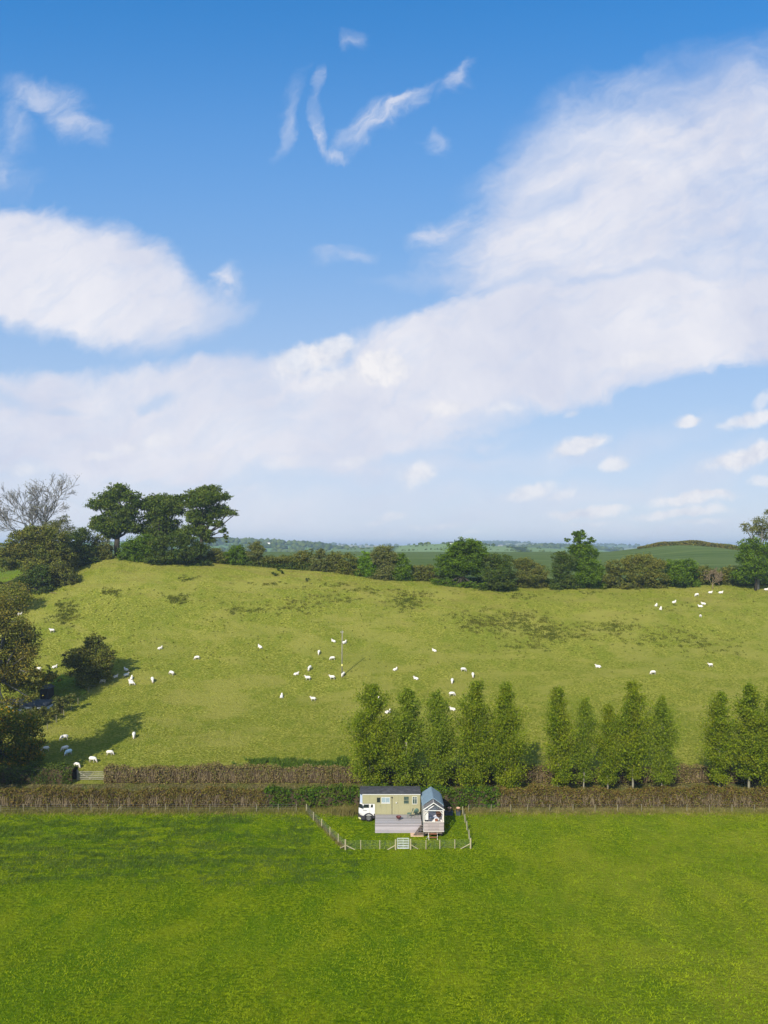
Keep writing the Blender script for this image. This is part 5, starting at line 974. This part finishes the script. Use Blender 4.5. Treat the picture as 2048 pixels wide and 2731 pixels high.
# column, row of the feet, pose, heading in degrees (0 right, 90 away, 180 left, 270 towards the viewer), label
FL = [
 (1859,1591,'graze',200,'sheep below the long brown hedgerow bush, left of the pair at the top right'),(1894,1583,'lie',0,'left sheep of the pair lying highest at the top right of the pasture'),(1922,1583,'lie',0,'right sheep of the pair lying highest at the top right of the pasture'),
 (1798,1609,'lie',20,'lone resting sheep between the two leftmost and the rest of the top right flock'),(1750,1617,'lie',40,'leftmost sheep of the top right flock'),(1762,1626,'lie',60,'small upright-looking sheep just below the leftmost of the top right flock'),
 (1876,1613,'lie',170,'upper of two sheep lying close together in the top right flock'),(1868,1620,'lie',175,'lower of two sheep lying close together in the top right flock'),(1868,1645,'lie',250,'lowest sheep of the top right flock'),(2043,1575,'lie',0,'sheep at the right edge under the oak'),
 (1595,1781,'lie',160,'sheep lying alone above the middle group of poplars'),(1742,1799,'graze',180,'grazing sheep above the poplar with the forked trunk'),(1895,1779,'stand',180,'standing sheep above the gap left of the far right poplars'),
 (693,1729,'lie',150,'sheep lying alone high in the pasture left of the pole'),(427,1732,'lie',35,'sheep lying high on the left, right of the hawthorn top'),(526,1760,'graze',190,'grazing sheep on the left, third from the hawthorn'),(457,1801,'graze',150,'sheep with lowered head right of the flock under the hawthorn'),(406,1818,'graze',290,'sheep facing the viewer, nearest to the right of the hawthorn flock'),
 (889,1713,'lie',160,'sheep lying level with the upper pole, left of it'),(918,1717,'lie',30,'sheep lying touching the pole line, just right of the upper shaft'),(851,1744,'graze',260,'sheep facing the viewer upper left of the pole'),(887,1761,'graze',190,'grazing sheep left of the middle of the pole'),
 (827,1787,'graze',240,'sheep grazing towards the viewer between two others left of the pole'),(790,1801,'lie',20,'leftmost sheep of the group left of the pole foot, lying'),(821,1815,'stand',180,'standing sheep side on, lower left of the pole'),(886,1813,'stand',180,'standing sheep side on, beside the pole foot on its left'),(916,1803,'graze',240,'sheep right against the foot of the pole'),
 (751,1861,'lie',85,'sheep sitting seen from behind, lowest left of the pole'),(835,1870,'stand',180,'lowest standing sheep left of the poplars'),
 (1054,1789,'lie',40,'sheep lying midway between the pole and the poplars'),(1158,1738,'lie',150,'highest sheep right of the pole'),(1109,1813,'lie',155,'sheep lying just above the second and third poplars'),(1235,1791,'graze',0,'grazing sheep above the tip of the tall fourth poplar, left of two'),
 (1261,1805,'graze',265,'sheep facing the viewer right at the tip of the fourth poplar'),(1206,1821,'graze',260,'sheep facing the viewer between the third and fourth poplar tips'),(1205,1857,'graze',0,'grazing sheep in the gap left of the fourth poplar'),(1207,1895,'lie',170,'sheep half behind the left flank of the fourth poplar'),
 (1081,1882,'stand',160,'sheep behind the top of the second poplar'),(1034,1903,'lie',30,'sheep in the gap between the first two poplars'),(1010,1874,'stand',90,'sheep hidden behind the right side of the first poplar'),
 (139,1687,'stand',180,'white sheep alone above the hawthorn, in full sun'),(54,1644,'stand',0,'sheep half hidden by twigs at the upper left edge'),(104,1790,'graze',180,'shaded sheep left of the small conifer'),(146,1782,'lie',30,'shaded sheep resting just right of the small conifer'),
 (275,1823,'graze',180,'sheep in the deepest shade at the foot of the hawthorn'),(308,1808,'lie',30,'sheep lying in the hawthorn shadow'),(336,1789,'lie',160,'topmost sheep of the cluster right of the hawthorn'),(337,1803,'lie',25,'sheep lying second from the top in the cluster right of the hawthorn'),
 (351,1812,'lie',100,'sheep third from the top in the tight cluster right of the hawthorn'),(349,1821,'lie',170,'middle sheep of three stacked at the bottom of the hawthorn cluster'),(351,1829,'graze',0,'lowest sheep of the hawthorn cluster, grazing in the sun'),
 (357,1967,'graze',290,'sheep alone at the edge of the tree shadow above the field gate'),(292,2015,'graze',0,'rightmost of three sheep grazing in a line above the field gate'),(246,2033,'graze',350,'middle of three sheep grazing in a line above the field gate'),(204,2048,'graze',345,'lowest of three sheep grazing in a line, nearest the field gate'),
 (184,2062,'lie',0,'sheep peeping over the shaded hedge left of the field gate'),(122,2004,'graze',215,'leftmost sheep in the tree shadow, near the autumn leaves'),(172,1974,'graze',205,'topmost sheep in the tree shadow'),(174,2003,'graze',225,'sheep in the tree shadow beside the blue-marked one')]
sr = random.Random(3)
for (px, py, pose, hd, lab) in FL:
    x, y, z = at(px, py); o = bpy.data.objects.new('sheep', SM[pose]); COL.objects.link(o)
    sl = math.atan2(hz(x + .4 * math.cos(R(hd)), y + .4 * math.sin(R(hd))) - hz(x - .4 * math.cos(R(hd)), y - .4 * math.sin(R(hd))), .8)
    o.location = (x, y, z - .01); o.rotation_euler = (0, -sl, R(hd + sr.uniform(-8, 8))); s = sr.uniform(.88, 1.04); o.scale = (s, s * sr.uniform(.95, 1.1), s)
    tag(o, lab, 'sheep', 'sheep scattered over the pasture')
x, y, z = at(183, 2014); o = bpy.data.objects.new('sheep', SB); COL.objects.link(o); o.location = (x, y, z); o.rotation_euler = (0, 0, R(240)); tag(o, 'sheep with a light blue marked fleece in the tree shadow', 'sheep', 'sheep scattered over the pasture')

# ------------------------------------------------------------------ grass and weeds
def grassmat(name, stops, tips):
    # blades of one tuft share a tone: the slow noise picks it, single blades only vary a little around it
    m, ns, ls = mat_new(name); g = N(ns, 'ShaderNodeNewGeometry'); P = g.outputs['Position']
    a = sstep(ns, ls, noise(ns, ls, P, .75, 5, .72, (1, 1.6, 1)), .33, .67)
    f = mth(ns, ls, 'ADD', mth(ns, ls, 'MULTIPLY', a, .72), mth(ns, ls, 'MULTIPLY', g.outputs['Random Per Island'], .28))
    c = mixc(ns, ls, sstep(ns, ls, noise(ns, ls, P, .12, 5, .6), .45, .65, 0., .6), ramp(ns, ls, f, stops), tips)
    d = N(ns, 'ShaderNodeBsdfDiffuse'); t = N(ns, 'ShaderNodeBsdfTranslucent'); mx = N(ns, 'ShaderNodeMixShader'); o = N(ns, 'ShaderNodeOutputMaterial')
    ls.new(c, d.inputs[0]); ls.new(c, t.inputs[0]); mx.inputs[0].default_value = .25
    ls.new(d.outputs[0], mx.inputs[1]); ls.new(t.outputs[0], mx.inputs[2]); ls.new(mx.outputs[0], o.inputs[0]); return m
M['grass_near'] = grassmat('grass_near', [(0, (0.07347, 0.1302, 0.002112)), (.5, (0.1543, 0.2294, 0.003697)), (1, (0.2717, 0.348, 0.008452))], (0.2793, 0.3183, 0.009504))
M['grass_rank'] = grassmat('grass_rank', [(0, (0.04632, 0.08758, 0.01081)), (.6, (0.07904, 0.1313, 0.01681)), (1, (0.1363, 0.1939, 0.02643))], (0.109, 0.1502, 0.02162))
M['grass_past'] = grassmat('grass_pasture', [(0, (0.1325, 0.1512, 0.01627)), (.5, (0.232, 0.2476, 0.03254)), (1, (0.3843, 0.3713, 0.08136))], (0.3314, 0.3093, 0.06393))
M['straw'] = grassmat('grass_straw', [(0, (0.112, 0.104, 0.0256)), (.6, (0.2, 0.168, 0.0512)), (1, (0.304, 0.256, 0.096))], (0.144, 0.16, 0.032))
M['weed'] = grassmat('weed', [(0, (0.06017, 0.07982, 0.009121)), (.6, (0.1053, 0.122, 0.0152)), (1, (0.1705, 0.1663, 0.03041))], (0.1304, 0.122, 0.0228))
def vnoise(x, y, s, seed=0):
    """smooth value noise for scattering"""
    r = np.random.default_rng(seed).uniform(0, 1, (64, 64)); a, b = x / s, y / s; i, j = np.floor(a).astype(int), np.floor(b).astype(int); fx_, fy_ = sm(a - i), sm(b - j)
    g = lambda p, q: r[p % 64, q % 64]
    return (g(i, j) * (1 - fx_) + g(i + 1, j) * fx_) * (1 - fy_) + (g(i, j + 1) * (1 - fx_) + g(i + 1, j + 1) * fx_) * fy_
def blades(name, label, x, y, h, wd, mat, seed, lean=.5):
    rng = np.random.default_rng(seed); n = len(x); z = hgt(x, y) - .01; az = rng.uniform(0, 6.283, n); c, s = np.cos(az) * wd / 2, np.sin(az) * wd / 2
    lx, ly = rng.normal(0, lean, n) * h + .25 * h, rng.normal(0, lean, n) * h
    V = np.stack([np.stack([x - c, y - s, z], -1), np.stack([x + c, y + s, z], -1), np.stack([x + lx, y + ly, z + h], -1)], 1).reshape(-1, 3)
    o = mesh_np(name, V, np.arange(3 * n).reshape(n, 3), M[mat]); tag(o, label, 'grass', kind='stuff'); return o
rg = np.random.default_rng(21)
n = 150000; y = rg.uniform(44, 84, n); x = rg.uniform(-1, 1, n) * (y * .585 + 2); keep = ~((x > -3.2) & (x < 6.8) & (y > 75.4) & (y < 81.5)); x, y = x[keep], y[keep]
cl = vnoise(x, y, 1.3, 1) * .6 + vnoise(x, y, .45, 2) * .4; h = (.05 + .11 * cl) * rg.uniform(.7, 1.3, len(x)); pen = (x > -4) & (x < 9.3) & (y > 73); h[pen] *= .7
blades('grass', 'lush green grass of the near field', x, y, h, .075, 'grass_near', 1, .8)
n = 90000; x = -2 - rg.uniform(0, 1, n) * 42; y = rg.uniform(64, 81, n)
mm = (vnoise(x * .5, y * 1.7, 1.6, 3) * .45 + vnoise(x, y * 1.6, .7, 4) * .55 + .10 * np.sin(y * 1.9 + vnoise(x, y, 6, 5) * 3) - .2 * np.clip((x + 9) / 7, 0, 1) - .2 * np.clip((y - 78) / 3, 0, 1) - .25 * np.clip((67 - y) / 3, 0, 1))
m_ = rg.uniform(0, 1, n) < np.clip((mm - .37) * 3.0, 0, .9); x, y = x[m_], y[m_]
pen = (x > -8) & (y > 72); x, y = x[~pen], y[~pen]
blades('rank_grass', 'darker rank grass lying in streaks over the left of the near field', x, y, rg.uniform(.08, .19, len(x)), .10, 'grass_rank', 2, .7)
n = 26000; x = rg.uniform(-50, 50, n); y = 82.3 + rg.normal(0, .75, n); k_ = ~((x > -4) & (x < 9)) | (y > 82.1); x, y = x[k_], y[k_]
blades('dry_grass', 'straw-coloured verge grass along the hedge foot', x, y, rg.uniform(.12, .42, len(x)), .07, 'straw', 3, .45)
n = 1600; x = rg.normal(-4.6, .9, n); y = rg.normal(81.6, .5, n); blades('dry_grass', 'tall tan grass beside the truck cab at the hedge', x, y, rg.uniform(.4, .95, n), .06, 'straw', 4, .3)
n = 1500; t = rg.uniform(0, 1, n); a_, b_ = np.array(Lp[0]), np.array(Lp[5]); x = a_[0] + (b_[0] - a_[0]) * t + rg.normal(0, .15, n); y = a_[1] + (b_[1] - a_[1]) * t + rg.normal(0, .12, n); blades('dry_grass', 'dry grass along the left side of the pen fence', x, y, rg.uniform(.12, .35, n), .06, 'straw', 5, .4)
n = 130000; y = 93 + 86 * rg.uniform(0, 1, n) ** .8; x = rg.uniform(-1, 1, n) * (y * .585 + 3); h = (.06 + .16 * vnoise(x, y, 1.1, 6)) * rg.uniform(.6, 1.4, n)
blades('grass', 'yellow-green tussocky grass of the sheep pasture', x, y, h, .13, 'grass_past', 6, .8)
n = 22000; x = rg.uniform(-60, 60, n); y = rg.uniform(85.4, 91.2, n); blades('dry_grass', 'brownish grass of the lane between the hedges', x, y, rg.uniform(.08, .3, n), .08, 'straw', 7, .5)
# rushes and thistles in dark colonies on the upper slope
WX, WY, WH = [], [], []
for (px, py, rx, ry, nn) in [(465,1598,36,12,45),(500,1545,20,8,16),(175,1622,34,20,60),(170,1650,40,18,40),(300,1578,40,10,25),(630,1630,70,10,30),(790,1618,60,16,40),(860,1600,90,18,40),(1085,1610,50,22,80),(1100,1590,60,14,40),(1290,1665,90,26,130),(1400,1665,80,24,130),(1460,1690,60,20,90),(1340,1640,140,18,60),(1640,1675,60,22,80),(1520,1690,90,30,80),(1780,1700,110,26,70),(1880,1720,90,26,50),(1800,1620,80,10,12),(1000,1575,120,10,30),(1400,1590,60,8,26),(1560,1580,90,8,16),(880,1560,90,8,24),(700,1560,80,8,20),(590,2035,0,0,0),(1400,1720,120,20,40)]:
    for _ in range(nn):
        a, b = rg.normal(0, .5, 2); q = at(px + a * rx, py + b * ry); s = rg.uniform(.3, 1.0); m2 = int(22 * s + 7)
        WX.append(q[0] + rg.normal(0, .42 * s, m2)); WY.append(q[1] + rg.normal(0, .34 * s, m2)); WH.append(rg.uniform(.12, .38, m2) * (.6 + .5 * s))
for _ in range(900):
    q = at(rg.uniform(100, 2040), 1800 - 230 * rg.uniform(0, 1) ** .6); s = rg.uniform(.2, .55); m2 = 9; WX.append(q[0] + rg.normal(0, .3 * s, m2)); WY.append(q[1] + rg.normal(0, .3 * s, m2)); WH.append(rg.uniform(.10, .26, m2))
WX, WY, WH = map(np.concatenate, (WX, WY, WH)); o = blades('weeds', 'dark tufts of rushes and thistles in loose colonies on the upper slope', WX, WY, WH, .15, 'weed', 8, .55); o['category'] = 'weeds'
# nettle bed above the lane hedge
n = 9000; q0, q1 = onY(610, 96), onY(925, 96); x = rg.uniform(q0, q1, n); y = rg.uniform(93.6, 99.5, n); m_ = vnoise(x, y, 1.5, 9) * .6 + vnoise(x, y, .6, 10) * .4 > .42 + .10 * np.abs((y - 96.3) / 3); x, y = x[m_], y[m_]
o = blades('nettles', 'dark nettle bed just above the hedge left of the poplars', x, y, rg.uniform(.3, .75, len(x)), .18, 'grass_rank', 9, .35); o['category'] = 'nettles'

# ------------------------------------------------------------------ haze
hzm = bpy.data.materials.new('haze'); hzm.use_nodes = True; hn = hzm.node_tree.nodes; hn.clear()
pv = hn.new('ShaderNodeVolumePrincipled'); ho = hn.new('ShaderNodeOutputMaterial'); hzm.node_tree.links.new(pv.outputs[0], ho.inputs['Volume'])
pv.inputs['Color'].default_value = (.62, .80, 1, 1); pv.inputs['Density'].default_value = .00021; pv.inputs['Anisotropy'].default_value = .2
hb_ = MB().box(-9300, 9300, -60, 9300, -1.5, 95).build('haze', hzm); hb_['kind'] = 'stuff'; hb_['label'] = 'thin blue haze over the far hills'; hb_['category'] = 'haze'
